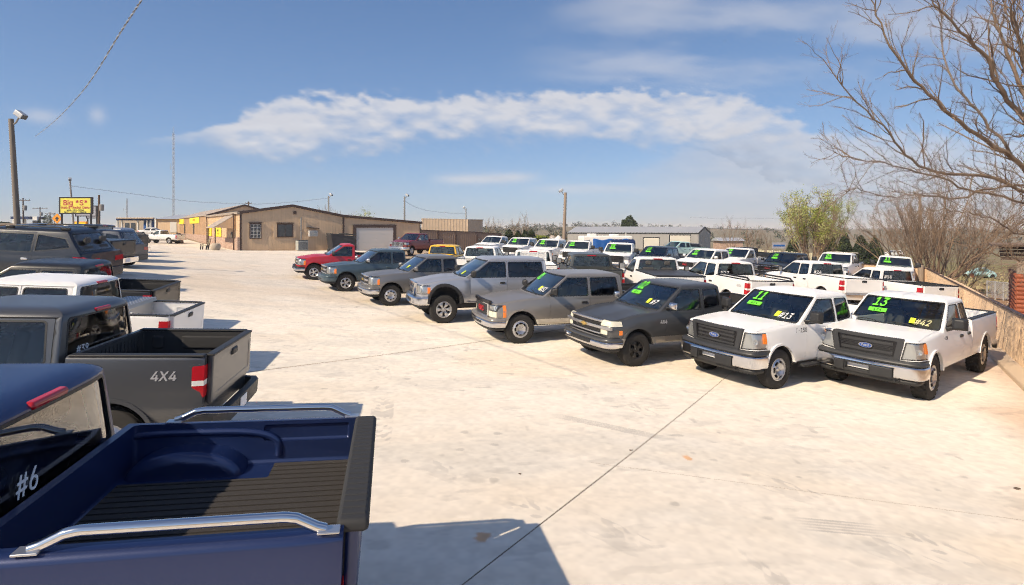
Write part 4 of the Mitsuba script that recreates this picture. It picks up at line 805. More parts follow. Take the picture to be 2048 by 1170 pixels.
for s in (1, -1):                                            # the rounded wheel houses and pressed ribs of its bed
    c = -P1['wb']; ar = np.linspace(0, PI, 22)
    on(r1, M1, 'wheel_house', Mf.batch_hull([Mf.sphere(.07, 14).translate([c + .34 * math.cos(a), s * yy_, fz - .06 + .17 * math.sin(a) ** .8]) for a in ar for yy_ in (iw - .17, iw + .02)]), 'paint_blue', 50)
    on(r1, M1, 'inner_rib', tube(np.column_stack([c + .62 * np.sign(np.cos(ar)) * np.abs(np.cos(ar)) ** .6, np.full(22, s * (iw + .004)), fz + .06 + .20 * np.sin(ar) ** .5]), .028, 10), 'paint_blue', 60)
on(r1, M1, 'roof_antenna', Mf.batch_hull([Mf.sphere(.012, 10).translate(q) for q in ((-2.52, .25, P1['roof'] + .022), (-2.65, .25, P1['roof'] + .018), (-2.66, .25, P1['roof'] + .045))]) + rbox(-2.68, -2.48, .215, .285, P1['roof'] + .0, P1['roof'] + .018, .008), 'grey_plastic')
e3, b3 = P3['xe'], P3['xr'] - .03
tp = (prism_y([(b3 - .04, P3['rail'] + .02), (b3 - .04, P3['rail'] + .09), (b3 - .58, P3['rail'] + .09), (b3 - .60, P3['rail'] + .02)], -.84, .84) + bx(b3 - .56, b3 - .06, -.74, .74, P3['rail'] - .36, P3['rail'] + .03))
dia = union([rbox(b3 - .58 + (i % 2) * .03 + j * .06, b3 - .555 + (i % 2) * .03 + j * .06, -.82 + i * .06, -.80 + i * .06, P3['rail'] + .085, P3['rail'] + .096, .004, 4) for i in range(27) for j in range(9)])
kt = on_thing('tool_box', 'silver diamond plate tool box across the bed of the white pickup', 'tool box', tp, 'steel', M3); part(kt, 'tread_pattern', dia, 'alloy', 30, T(M3), kind='stuff'); 
part(kt, 'latch', rbox(b3 - .60, b3 - .555, .30, .40, P3['rail'] - .16, P3['rail'] - .04, .01), 'chrome', 35, T(M3))
PM = PM3; zb_ = PM['belt'] + .06
for i in range(9):                                           # louvres over the rear window
    z = zb_ + i * .053; x = PM['xr'] + PM['roofrake'] * (z - PM['belt']) / .5 - .035
    on(rM3, MM3, 'louvre', prism_y([(x + .0, z), (x - .035, z - .004), (x + .02, z + .042), (x + .03, z + .04)], -.60, .60), 'paint_white')
for y in (-.60, -.2, .2, .60): on(rM3, MM3, 'louvre_frame', prism_y([(PM['xr'] - .05, zb_ - .03), (PM['xr'] - .075, zb_ - .03), (PM['xr'] - .015, zb_ + .50), (PM['xr'] + .01, zb_ + .50)], y - .012, y + .012), 'paint_white')
def cover(root, M, P, m_):
    e_, b_, r_, w_ = P['xe'], P['xr'] - .03, P['rail'], P['W'] - .06
    on(root, M, 'bed_cover', rbox(e_ + .02, b_ - .02, -w_, w_, r_ + .0, r_ + .045, .02), m_)
cover(rM5, MM5, PM5, 'grey_plastic'); cover(r6, M6, P6, 'paint_slate')
for s in (1, -1):
    e_, b_, r_ = PM6['xe'], PM6['xr'] - .03, PM6['rail']
    on(rM6, MM6, 'bed_rail', tube([[e_ + .1, s * .88, r_ + .01], [e_ + .22, s * .88, r_ + .09], [b_ - .22, s * .88, r_ + .09], [b_ - .1, s * .88, r_ + .01]], .032, 10), 'black_plastic')
def guard(root, M, P):
    x = P['xn'] + .22; z0 = P['sill']; z1 = P['hood'] + .08
    g = [tube([[x, y, z0], [x + .02, y, (z0 + z1) / 2], [x, y, z1]], .035, 8) for y in (-.34, .34)]
    g += [tube([[x - .16, -.88, z], [x, -.62, z], [x, .62, z], [x - .16, .88, z]], .028, 8) for z in (z0 + .12, (z0 + z1) / 2 + .05, z1 - .03)]
    g += [tube([[x - .16, s * .88, z0 + .12], [x - .16, s * .88, z1 - .03]], .028, 8) for s in (1, -1)]
    on(root, M, 'grille_guard', cat_(*g), 'black_gloss')
guard(rB10, MB10, PB10)
def rack(root, M, P):
    x = P['xr'] - .14; z = P['roof']
    on(root, M, 'headache_rack', cat_(*[tube([[x, s * .9, .95], [x, s * .9, z + .02]], .04, 8) for s in (1, -1)], *[tube([[x, -.9, h], [x, .9, h]], .03, 8) for h in (z + .02, z - .3, z - .55, 1.2)], *[tube([[x, y, 1.2], [x, y, z]], .015, 6) for y in np.arange(-.75, .76, .15)]), 'black_gloss')
for key in [k for k in labels if 'headache rack' in (labels[k].get('label') or '') or 'with a black rack' in (labels[k].get('label') or '')]: rack(key, RACKM[key], RACKP[key])
rs = [k for k in labels if 'small white pickup' in (labels[k].get('label') or '')][0]; guard(rs, RACKM[rs], RACKP[rs])
on_thing('tool_box', 'grey tool box in the bed of the white pickup beside the fence', 'tool box', rbox(-3.35, -2.92, -.72, .72, 1.12, 1.46, .03), 'grey_plastic', FENCE_TRUCK_M)
# ---------------------------------------------------------------- ground
def sstep(a, b, x): return mikit.smoothstep(a, b, x)
def f_ground(p, n, uv):
    x, y = p.x, p.y
    a = mikit.fbm(x * .09 + 3, y * .09, 0., 3); b = mikit.fbm(x * .9, y * .9, 4., 3); c = mikit.noise(x * 7, y * 7, 1.)
    gravel = mikit.mix((.40, .30, .21), (.52, .42, .32), b); dirt = mikit.mix((.30, .17, .10), (.40, .26, .17), b)
    grass = mikit.mix((.20, .185, .085), (.30, .26, .15), b); brown = mikit.mix((.23, .18, .12), (.31, .26, .17), a)
    col = mikit.mix(brown, grass, sstep(.42, .58, a))
    rd = sstep(1.0, .0, dr.abs((x - 18) * .82 - (y - 24) * .57 - 3.) / 8 + (b - .5) * .8) * sstep(70, 45, y)
    col = mikit.mix(col, dirt, rd * .9)
    lot = sstep(2.5, -1., x - (13.5 + (y - 14.3) * .613)) * sstep(74, 66, y + (b - .5) * 6)
    col = mikit.mix(col, gravel, lot)
    far = sstep(90, 420, dr.sqrt(x * x + y * y))
    col = mikit.mix(col, mikit.mix((.20, .19, .14), (.30, .25, .19), mikit.fbm(x * .012, y * .03, 0., 3)), far)
    return col * (.82 + .36 * c)
scene['m_ground'] = {'type': 'diffuse', 'reflectance': mikit.proc(f_ground)}
TR = [(3.07, 6.19, 4.0, 6.10, .16, 0), (.72, 9.6, 2.3, 8.7, .12, 0), (-1.5, 7.6, .6, 6.2, .2, 1), (.5, 6.3, 2.3, 4.6, .22, 1), (2.9, 7.6, 5.2, 5.0, .24, 1), (3.3, 6.2, 4.9, 4.4, .22, 1), (1.9, 5.5, 2.6, 4.4, .35, 1), (-3.5, 14.5, -1.2, 8.0, .2, 1), (1.0, 12., 3.0, 9.3, .2, 1)]
def f_conc(p, n, uv):
    x, y = p.x, p.y
    a = mikit.fbm(x * .30, y * .30, 1., 3); b = mikit.fbm(x * 1.1 + 9, y * 2.1, 2., 4); c = mikit.fbm(x * 11, y * 11, 5., 2)
    new = sstep(27, 13, y + (a - .5) * 10)
    col = mikit.mix(mikit.mix((.52, .47, .40), (.59, .54, .48), b), mikit.mix((.71, .645, .545), (.77, .715, .63), b), new)
    col = mikit.mix(col, col * mi.Color3f(1.0, .86, .68), sstep(.46, .72, a) * .32)
    g = mikit.fbm(x * .55 - 4, y * 1.3 + 7, 3., 4)
    col = mikit.mix(col, col * mi.Color3f(.76, .79, .82), sstep(.50, .74, g) * .42)
    fx = x - (12.4 + (y - 14.3) * .613) + (a - .5) * 3 + (b - .5) * 1.2
    col = mikit.mix(col, (.44, .27, .18), sstep(-2.0, -.1, fx) * .5)
    smear = mikit.fbm(x * 2.6 + y * .6, y * 5.5 - x * 1.2, 8., 3)
    col = col * (1 - .12 * sstep(.58, .74, smear) * sstep(.4, .6, b))
    spots = mikit.noise(x * 4.3, y * 4.3, 9.); col = col * (1 - .22 * sstep(.88, .96, spots) * sstep(.45, .6, g))
    for x0, y0, x1, y1, w, kind_ in TR:
        l = math.hypot(x1 - x0, y1 - y0); ux, uy = (x1 - x0) / l, (y1 - y0) / l
        s = (x - x0) * ux + (y - y0) * uy; t = (y - y0) * ux - (x - x0) * uy + (.10 * (s / l) ** 2 * l if kind_ else 0)
        m = sstep(-.1, .25, s) * sstep(l + .1, l - .4, s) * sstep(w, w * .85, dr.abs(t))
        if kind_ == 0: m = m * (.35 + .65 * sstep(.35, .5, dr.abs(dr.abs((t / w * 2.5) - dr.floor(t / w * 2.5)) - .5) * 2)) * .42
        else: m = m * sstep(.42, .62, mikit.noise(s * 11 + dr.abs(t) * 9, t * 13, 3.)) * sstep(.35, .65, mikit.noise(s * 1.3, t * 2, 7.)) * .33
        col = mikit.mix(col, (.27, .26, .25), m)
    rust = sstep(.10, .03, dr.sqrt(dr.square(x + .3) + dr.square((y - 5.65) * .8)) + (c - .5) * .12) + sstep(.07, .03, dr.sqrt(dr.square(x - 2.42) + dr.square((y - 7.95) * .6)) + (c - .5) * .06)
    col = mikit.mix(col, (.66, .33, .12), dr.clip(rust, 0, 1) * .7)
    return col * (.90 + .20 * c)
scene['m_concrete'] = {'type': 'principled', 'base_color': mikit.proc(f_conc), 'roughness': .8, 'specular': .25}
xx = np.concatenate([np.linspace(-900, -60, 60)[:-1], np.linspace(-60, 60, 161), np.linspace(60, 900, 60)[1:]]); yy = np.concatenate([np.linspace(-300, -15, 16)[:-1], np.linspace(-15, 110, 167), np.linspace(110, 1000, 70)[1:]])
lot_poly = Polygon([(-30, -8), (2.6, -2.0), (12.55, 14.1), (24.6, 33.6), (19, 30), (11, 25.6), (5, 26.5), (.5, 29.5), (-5, 36), (-9, 47), (-15, 63.5), (-26.7, 55.7), (-33, 65), (-50, 88), (-75, 92), (-60, 60), (-45, 20)])
XX, YY = np.meshgrid(xx, yy, indexing='ij'); ZZ = G(XX.ravel(), YY.ravel()) - .06
i, j = np.meshgrid(np.arange(len(xx) - 1), np.arange(len(yy) - 1), indexing='ij'); a = i * len(yy) + j; nb = len(yy)
f = np.vstack([np.stack([a, a + nb, a + nb + 1], -1).reshape(-1, 3), np.stack([a, a + nb + 1, a + 1], -1).reshape(-1, 3)])
scene['ground'] = mikit.ply((np.stack([XX.ravel(), YY.ravel(), ZZ], 1), f), 'm_ground', True); tag('ground', kind='structure'); used.add('ground')
R_ = 9000.; q = [(-R_, -R_), (R_, -R_), (R_, R_), (-R_, R_)]
scene['terrain'] = mikit.ply((np.array([(a_, b_, -11.) for a_, b_ in q]), np.array([[0, 1, 2], [0, 2, 3]])), 'm_ground'); tag('terrain', kind='structure')
def drape(poly, dz, cell=2.0):
    """a sheet over the polygon that follows the ground"""
    V, Fc, n0 = [], [], 0; x0, y0, x1, y1 = poly.bounds
    for gx in np.arange(math.floor(x0 / cell) * cell, x1, cell):
        for gy in np.arange(math.floor(y0 / cell) * cell, y1, cell):
            c = poly.intersection(sbox(gx, gy, gx + cell, gy + cell))
            for g in getattr(c, 'geoms', [c]):
                if g.geom_type != 'Polygon' or g.area < 1e-5: continue
                v, t = trimesh.creation.triangulate_polygon(g, engine='earcut'); V.append(v); Fc.append(np.asarray(t) + n0); n0 += len(v)
    v = np.vstack(V); f = np.vstack(Fc); m = trimesh.Trimesh(np.column_stack([v, G(v[:, 0], v[:, 1]) + dz]), f, process=False)
    if m.face_normals[:, 2].mean() < 0: m.invert()
    m.merge_vertices(); return m
scene['lot'] = mikit.ply(drape(lot_poly, -.009, 2.0), 'm_joint' if 0 else 'm_ground'); tag('lot', kind='structure'); used.add('lot')
def jl(x0, y0, x1, y1, ext0=1., ext1=1.):
    dx, dy = x1 - x0, y1 - y0; return LineString([(x0 - dx * ext0, y0 - dy * ext0), (x1 + dx * ext1, y1 + dy * ext1)])
joints = [jl(-.47, 4.75, 4.4, 12.2, 3, 5), jl(-5.3, 11.7, -.34, 16.1, 6, 6), jl(2.4, 7.3, 5.75, 6.5, .4, 4), jl(-17, 22, -8, 36, 3, 4), jl(-30, 30, -12, 50, 2, 2)]
sl = lot_poly
for k_, g in enumerate(joints): sl = sl.difference(g.buffer((.007, .020, .004, .02, .02)[k_]))
for g in getattr(sl, 'geoms', [sl]):
    if g.area > .5: part('lot', 'slab', drape(g, 0.), 'm_concrete', True)
# ---------------------------------------------------------------- building helpers
class Wall:
    """a vertical frame: t along the wall, z up, o out of the wall"""
    def __init__(s, x, y, ang, side=-1):
        s.O = np.array([x, y]); s.d = np.array([math.cos(ang), math.sin(ang)]); s.n = np.array([s.d[1], -s.d[0]]) * (1 if side < 0 else -1)
    def m(s, mesh):
        t = tm(mesh).copy(); v = t.vertices
        t.vertices = np.column_stack([s.O[0] + s.d[0] * v[:, 0] + s.n[0] * v[:, 1], s.O[1] + s.d[1] * v[:, 0] + s.n[1] * v[:, 1], v[:, 2]])
        if np.linalg.det(np.array([[s.d[0], s.n[0]], [s.d[1], s.n[1]]])) < 0: t.invert()
        return t
    def sheet(s, poly, pitch=.30, thick=.10, rib=.028, rw=.05):
        """ribbed metal cladding over a (t, z) polygon"""
        body = prism_y(poly, -thick, 0.); x0, _, x1, _ = poly.bounds; r = []
        for t in np.arange(x0 + pitch / 2, x1, pitch):
            c = poly.intersection(sbox(t - rw / 2, -50, t + rw / 2, 50))
            for g in getattr(c, 'geoms', [c]):
                if g.geom_type == 'Polygon' and g.area > 1e-4: r.append(tm(prism_y(g, -.01, rib)))
        return s.m(trimesh.util.concatenate([tm(body)] + r))
    def box(s, t0, t1, z0, z1, o0, o1): return s.m(bx(t0, t1, o0, o1, z0, z1))
def f_metal(p, n, uv):
    a = mikit.fbm(p.x * .8 + p.y * .8, p.z * .35, 3., 3); b = mikit.noise(p.x * 9 + p.y * 9, p.z * .9, 1.)
    return mikit.mix((.60, .435, .275), (.67, .495, .33), a) * (.93 + .12 * b)
scene['m_tan_metal'] = {'type': 'twosided', 'bsdf': {'type': 'principled', 'base_color': mikit.proc(f_metal), 'roughness': .55, 'specular': .4}}
def f_brick(p, n, uv):
    h = p.x * n.y - p.y * n.x; r = dr.floor(p.z / .09); u = h / .22 + r * .5; k = mikit.cell_rand(dr.floor(u), r, 4)
    mort = sstep(.42, .47, dr.abs(u - dr.floor(u) - .5)) + sstep(.36, .44, dr.abs(p.z / .09 - r - .5))
    return mikit.mix(mikit.mix((.36, .19, .13), (.52, .38, .30), k), (.55, .50, .44), dr.clip(mort, 0, 1) * .8)
scene['m_brick'] = {'type': 'twosided', 'bsdf': {'type': 'diffuse', 'reflectance': mikit.proc(f_brick)}}
mat('brown_trim', (.075, .045, .035), .5); mat('roof_tan', (.36, .30, .24), .5); mat('galvanised', (.55, .56, .57), .4, .5); mat('white_paint', (.75, .74, .70), .5); mat('door_white', (.62, .60, .57), .6)
mat('grey_metal', (.68, .65, .60), .55); mat('pane', (.05, .06, .07), .08, 0, .8); mat('grey_metal', (.36, .35, .34), .55); mat('cream_metal', (.60, .57, .50), .6); mat('beige_metal', (.60, .47, .34), .55); mat('fence_tan', (.64, .48, .33), .55); mat('fence_brown', (.24, .17, .13), .6)
mat('sign_yellow', (.72, .66, .10), .5); mat('sign_red', (.45, .03, .06), .5); mat('sign_black', (.03, .03, .035), .5); mat('sign_bright', (.85, .68, .03), .5); mat('sign_orange', (.85, .33, .02), .5); mat('sign_grey', (.32, .33, .38), .5)
mat('blue_tarp', (.015, .10, .36), .45); mat('dark_blue', (.015, .03, .10), .4); mat('kerb_concrete', (.46, .37, .28), .85); mat('wood_weathered', (.30, .24, .19), .85); mat('wood_dark', (.12, .085, .065), .85); mat('pole_grey', (.26, .25, .24), .7); mat('rust', (.26, .10, .05), .9); mat('log_red', (.30, .085, .04), .7)
mat('ac_grey', (.34, .35, .33), .6); mat('cream_wood', (.66, .62, .44), .7); mat('stone_light', (.45, .38, .30), .9); mat('asphalt', (.10, .10, .10), .9); mat('wire_grey', (.14, .14, .15), .6)
# ---------------------------------------------------------------- the brown building
B1 = thing('brown_building', 'long low brown metal building with a gable front and tan roofs', 'building')
A = math.radians(35); W1 = Wall(-26.5, 56, A); W2 = Wall(-26.5, 56, A + PI / 2, 1)          # gable front; side wall going back
zg = -2.75
front = Polygon([(0, zg), (19.3, zg), (19.3, .50), (10.2, 1.18), (4.9, 2.18), (0, 1.42)])
wf = part(B1, 'front_wall', W1.sheet(front, .305, .1, .012, .04), 'm_tan_metal', False)
roof_line = [(-.25, 1.40), (4.9, 2.22), (10.2, 1.22), (19.5, .53)]
for (t0, z0), (t1, z1) in zip(roof_line, roof_line[1:]):
    part(B1, 'roof', W1.m(prism_y([(t0, z0 + .05), (t1, z1 + .05), (t1, z1 + .13), (t0, z0 + .13)], -24, .10)), 'roof_tan', False)
    part(B1, 'fascia', W1.m(prism_y([(t0, z0 - .12), (t1, z1 - .12), (t1, z1 + .15), (t0, z0 + .15)], .10, .16)), 'brown_trim', False)
for t in (.06, 10.2): part(B1, 'corner_trim', W1.box(t - .09, t + .09, zg, 1.30 if t < 1 else 1.1, .03, .07), 'brown_trim', False)
def window(par, W_, t0, t1, z0, z1, nx, nz, frame='white_paint', trim='brown_trim', glass='pane'):
    w = part(par, 'window', W_.m((bx(t0 - .10, t1 + .10, .03, .09, z0 - .10, z1 + .10) - bx(t0, t1, .0, .2, z0, z1))), trim, False)
    part(w, 'pane', W_.box(t0, t1, z0, z1, .032, .045), glass, False)
    mu = [bx(t0 + (t1 - t0) * k / nx - .018, t0 + (t1 - t0) * k / nx + .018, .046, .075, z0, z1) for k in range(0, nx + 1)] + [bx(t0, t1, .047, .074, z0 + (z1 - z0) * k / nz - .018, z0 + (z1 - z0) * k / nz + .018) for k in range(0, nz + 1)]
    part(w, 'muntin', W_.m(union(mu)), frame, False)
    part(w, 'hood', W_.box(t0 - .15, t1 + .15, z1 + .12, z1 + .2, .03, .2), trim, False)
window(B1, W1, .95, 1.85, -1.02, .32, 3, 4)
window(B1, W1, 3.5, 4.9, -.9, .30, 2, 1, 'brown_trim'); 
for a_, b_ in ((3.05, 3.42), (4.98, 5.3)): part(B1, 'shutter', W1.box(a_, b_, -1.0, .38, .03, .08), 'm_tan_metal', False)
part(B1, 'gable_vent', W1.box(5.0, 5.32, 1.35, 1.68, .03, .09), 'brown_trim', False)
part(B1, 'vent_pipe', W1.m(cat_(tube([[5.75, .16, -1.9], [5.75, .16, .1]], .055, 8), tube([[5.75, .16, .1], [5.75, .16, .95]], .075, 8), tube([[5.75, .16, .95], [5.75, .16, 1.0]], .11, 8))), 'pole_grey', 40)
ac = part(B1, 'air_conditioner', W1.box(6.5, 7.35, -.92, -.32, .0, .42), 'door_white', False)
part(ac, 'grille', W1.m(union([bx(6.56, 7.29, .42, .44, z, z + .035) for z in np.arange(-.86, -.40, .07)])), 'ac_grey', False)
part(B1, 'small_awning', W1.m(prism_y([(6.35, -.02), (7.5, -.14), (7.5, -.08), (6.35, .05)], .0, .6)), 'brown_trim', False)
gd = part(B1, 'garage_door', W1.box(11.6, 15.9, zg, -.02, .03, .06), 'door_white', False)
for z in np.arange(-2.3, -.1, .44): part(gd, 'door_panel', W1.box(11.65, 15.85, z - .2, z + .2, .06, .075), 'door_white', False)
part(B1, 'door_frame', W1.m(bx(11.25, 16.25, .03, .12, zg, .32) - bx(11.6, 15.9, 0, .2, zg - 1, -.02)), 'brown_trim', False)
for t in (19.25,): part(B1, 'corner_trim', W1.box(t - .05, t + .06, zg, .48, .03, .06), 'brown_trim', False)
# side wall with brick skirting, entrance awning, signs
zs = -2.6; eav = 1.40
part(B1, 'side_wall', W2.sheet(Polygon([(0, zs), (22.6, zs), (22.6, eav), (0, eav)]), .305, .1, .014, .04), 'm_tan_metal', False)
part(B1, 'brick_skirting', W2.m(bx(.25, 22.6, .03, .14, zs, -1.10)), 'm_brick', False); part(B1, 'brick_pier', W2.m(bx(-.1, .9, .03, .24, zs, -.95)), 'm_brick', False)
part(B1, 'gutter', W2.m(bx(-.2, 22.7, .05, .22, eav - .06, eav + .10)), 'roof_tan', False)
for t in (2.2, 21.5): part(B1, 'downspout', W2.m(tube([[t, .28, eav], [t, .20, eav - .5], [t, .20, -2.35], [t, .5, -2.5]], .06, 8)), 'brown_trim', 40)
part(B1, 'awning', W2.m(prism_x([(.05, 1.20), (2.0, -.05), (2.0, .02), (.05, 1.30)], 2.2, 7.6).rotate([0, 0, 0])), 'roof_tan', False)
part(B1, 'awning_side', W2.m(prism_x([(.05, 1.22), (1.95, .0), (.05, -.1)], 2.2, 2.26)), 'm_tan_metal', False)
for t in (2.4, 7.3): part(B1, 'awning_post', W2.box(t - .05, t + .05, zs, -.02, 1.78, 1.88), 'brown_trim', False)
dd = part(B1, 'entrance_door', W2.box(3.6, 4.7, zs, -.45, .03, .08), 'brown_trim', False); part(dd, 'pane', W2.box(3.75, 4.55, -2.1, -.6, .08, .09), 'pane', False)
def board(par, W_, t0, t1, z0, z1, m_, lines, cols, nm='sign_board'):
    s = part(par, nm, W_.box(t0, t1, z0, z1, .05, .09), m_, False); n = len(lines); hh = (z1 - z0) / (n + .6)
    for k, (txt_, c) in enumerate(zip(lines, cols)):
        t = meshkit.text_mesh(txt_, hh * .62, .01, True); w = t.bounds[1, 0] - t.bounds[0, 0]; sc = min(1, (t1 - t0) * .9 / w) if w else 1
        v = t.vertices * [sc, 1, 1]; v[:, 0] -= v[:, 0].mean(); mir = -1 if W_ is W2 else 1
        t.vertices = np.column_stack([(t0 + t1) / 2 + mir * v[:, 0], .092 + v[:, 2], z1 - hh * (k + .95) + v[:, 1]])
        if mir < 0: t.invert()
        part(s, 'lettering', W_.m(t), c, False)
board(B1, W2, 18.5, 21.3, -1.05, .33, 'sign_bright', ['BUY', 'HERE', 'PAY', 'HERE'], ['sign_red'] * 4); board(B1, W2, 11.1, 15.3, -1.05, .24, 'sign_bright', ['ALL', 'TRUCKS', 'ON SALE'], ['sign_red', 'sign_black', 'sign_orange'])
for t in (36.5, 49.0): window(B1, W2, t, t + 1.1, -1.05, .35, 1, 2, 'brown_trim')
# rear, taller part
zr0 = -2.3; W3 = Wall(*(W2.O + W2.d * 22.7 - np.array([0, 0]))[:2], A)
part(B1, 'rear_gable', W3.sheet(Polygon([(0, zr0), (9, zr0), (9, 1.6), (4.4, 2.95), (-.0, 1.55)]), .305), 'm_tan_metal', False)
for (t0, z0), (t1, z1) in (((-.2, 1.52), (4.4, 2.98)), ((4.4, 2.98), (9.2, 1.6))):
    part(B1, 'rear_roof', W3.m(prism_y([(t0, z0 + .02), (t1, z1 + .02), (t1, z1 + .12), (t0, z0 + .12)], -43.5, .15)), 'roof_tan', False); part(B1, 'fascia', W3.m(prism_y([(t0, z0 - .12), (t1, z1 - .12), (t1, z1 + .13), (t0, z0 + .13)], .15, .22)), 'brown_trim', False)
part(B1, 'rear_side_wall', W2.sheet(Polygon([(22.7, zr0), (66, zr0), (66, 1.6), (22.7, 1.55)]), .305), 'm_tan_metal', False); part(B1, 'brick_skirting', W2.m(bx(22.7, 66, .03, .14, zr0, -1.0)), 'm_brick', False)
board(B1, W2, 30.5, 42.0, .62, 1.45, 'sign_bright', ['USED TRUCKS'], ['sign_orange'], 'wall_banner'); board(B1, W2, 51.0, 64.0, .62, 1.45, 'sign_bright', ['AUTO SALES'], ['sign_orange'], 'wall_banner')
# condenser, bench, urn, posts by the building
cn = thing('condenser_unit', 'grey air conditioning condenser standing against the brown building', 'air conditioner'); xq, yq = W1.O + W1.d * 5.55 + W1.n * 1.2; zq = G(xq, yq)
WA = Wall(xq, yq, A)
part(cn, 'case', WA.m(rbox(-.5, .5, -.5, .5, zq + .05, zq + 1.05, .04)), 'ac_grey'); part(cn, 'louvre', WA.m(union([bx(-.46 + k * .11, -.42 + k * .11, .50, .515, zq + .15, zq + .92) for k in range(9)])), 'grey_plastic', False, kind='stuff'); part(cn, 'lid', WA.m(cat_(rbox(-.52, .52, -.52, .52, zq + 1.04, zq + 1.09, .02))), 'grey_plastic')
bn = thing('park_bench', 'cream slatted bench in front of the entrance of the brown building', 'bench'); xq, yq = W2.O + W2.d * 1.5 + W2.n * 2.6; zq = G(xq, yq); WB = Wall(xq, yq, A + PI / 2 - .25, 1)
for k in range(4): part(bn, 'seat_slat', WB.m(bx(-.75, .75, .0 + k * .13, .11 + k * .13, zq + .42, zq + .46)), 'cream_wood', False)
for k in range(4): part(bn, 'back_slat', WB.m(bx(-.75, .75, -.08 - k * .035, -.05 - k * .035, zq + .52 + k * .15, zq + .63 + k * .15)), 'cream_wood', False)
for t in (-.7, .62): part(bn, 'leg', WB.m(prism_x([(.0, zq), (.10, zq), (.08, zq + .40), (.46, zq + .40), (.50, zq), (.58, zq), (.54, zq + .62), (.46, zq + .62), (.46, zq + .46), (-.02, zq + .46), (-.16, zq + 1.1), (-.22, zq + 1.1)], t, t + .08)), 'sign_black', False)
xq, yq = W2.O + W2.d * -.6 + W2.n * 2.2; zq = G(xq, yq)
solo('stone_urn', 'round stone planter at the corner of the brown building', 'planter', lathe([(.001, 0), (.3, 0), (.42, .2), (.45, .42), (.38, .6), (.28, .66), (.2, .6), (.001, .58)], 24).apply_transform(np.array([[1, 0, 0, xq], [0, 0, 1, yq], [0, 1, 0, zq], [0, 0, 0, 1.]])), 'stone_light')
for t, lb in ((27, 'dark wedge shaped post by the side wall, nearer the white pickup'), (24.4, 'dark wedge shaped post by the side wall, nearer the bench')):
    xq, yq = W2.O + W2.d * t + W2.n * 3.0; zq = G(xq, yq); solo('wedge_post', lb, 'post', Wall(xq, yq, A).m(prism_y([(-.5, zq), (.5, zq), (.1, zq + 1.3), (-.1, zq + 1.3)], -.2, .2)), 'wood_dark', False, 'wedge posts by the side wall')
db = thing('dumpster', 'black dumpster with its lids open beside the garage door', 'dumpster'); xq, yq = W1.O + W1.d * 9.3 + W1.n * 2.0; zq = G(xq, yq); WD = Wall(xq, yq, A)
part(db, 'bin', WD.m(prism_y([(-1.1, zq + .1), (1.1, zq + .1), (1.3, zq + 1.5), (-1.3, zq + 1.7)], -.8, .8)), 'sign_black'); 
for a_ in (-1.3, .05): part(db, 'lid', WD.m(prism_y([(a_, zq + 1.72), (a_ + 1.2, zq + 1.62), (a_ + 1.2, zq + 1.7), (a_, zq + 1.82)], -.85, .85)), 'grey_plastic')
# brown fence and the tan container behind it
BF = thing('brown_fence', 'brown ribbed metal fence running right from the brown building', 'fence'); p0 = W1.O + W1.d * 19.4
tops = [(0, -.33), (2.2, -.42), (4.6, -.50), (7.6, -.62), (11.2, -.85)]
for (t0, z0), (t1, z1) in zip(tops, tops[1:]):
    WF = Wall(*p0, A); part(BF, 'panel', WF.sheet(Polygon([(t0 + .05, -3.1), (t1 - .05, -3.1), (t1 - .05, z1), (t0 + .05, z0)]), .30), 'fence_brown', False); part(BF, 'cap_rail', WF.m(prism_y([(t0, z0), (t1, z1), (t1, z1 + .08), (t0, z0 + .08)], -.08, .06)), 'brown_trim', False); part(BF, 'post', WF.box(t1 - .06, t1 + .06, -3.1, z1 + .1, -.06, .08), 'brown_trim', False)
TC = thing('tan_metal_box', 'tan corrugated metal box rising behind the brown fence', 'shed'); WC = Wall(-12.75, 81, math.radians(8)); WC2 = Wall(*(WC.O + WC.d * 6.6), math.radians(62))
part(TC, 'front_wall', WC.sheet(Polygon([(0, -3.2), (6.6, -3.2), (6.6, 1.18), (0, 1.30)]), .42, rib=.05, rw=.08), 'beige_metal', False); part(TC, 'end_wall', WC2.sheet(Polygon([(0, -3.2), (4.0, -3.2), (4.0, 1.2), (0, 1.18)]), .3), 'beige_metal', False); part(TC, 'roof', Wall(-12.75, 81, math.radians(8)).m(prism_z([(0, 0), (6.6, 0), (9.1, -3.2), (2.5, -3.2)], 1.1, 1.17)), 'roof_tan', False)
# ---------------------------------------------------------------- grey building far behind
GB = thing('grey_building', 'long grey metal building with roll-up doors and a gable end on the right', 'building')
yb_ = 140.; xr_ = (1397 - 1024) / F * yb_; WG = Wall(xr_ - 31, yb_ + 9, math.atan2(-9, 31)); L_ = math.hypot(31, 9); WG2 = Wall(xr_, yb_, math.radians(52)); g0, ge = -6.4, -1.35
part(GB, 'long_wall', WG.sheet(Polygon([(0, g0), (L_, g0), (L_, ge), (0, ge)]), .9, rib=.05, rw=.12), 'grey_metal', False)
wd = 8.4
part(GB, 'gable_wall', WG2.sheet(Polygon([(0, g0), (wd, g0), (wd, ge), (wd / 2, ge + 1.45), (0, ge)]), .6, rib=.05, rw=.1), 'grey_metal', False)
n2 = WG2.d
ridge = [WG2.O + n2 * wd / 2, WG.O + n2 * wd / 2]
def quad(*p): 
    v = np.array(p, float); v2 = v + [0, 0, .12]; return Mf.batch_hull([Mf.hull_points(np.vstack([v, v2]))])
part(GB, 'roof', tm(quad((*WG2.O, ge + .02), (*ridge[0], ge + 1.47), (*ridge[1], ge + 1.47), (*WG.O, ge + .02))), 'galvanised', False); part(GB, 'roof', tm(quad((*(WG2.O + n2 * wd), ge + .02), (*ridge[0], ge + 1.47), (*ridge[1], ge + 1.47), (*(WG.O + n2 * wd), ge + .02))), 'galvanised', False)
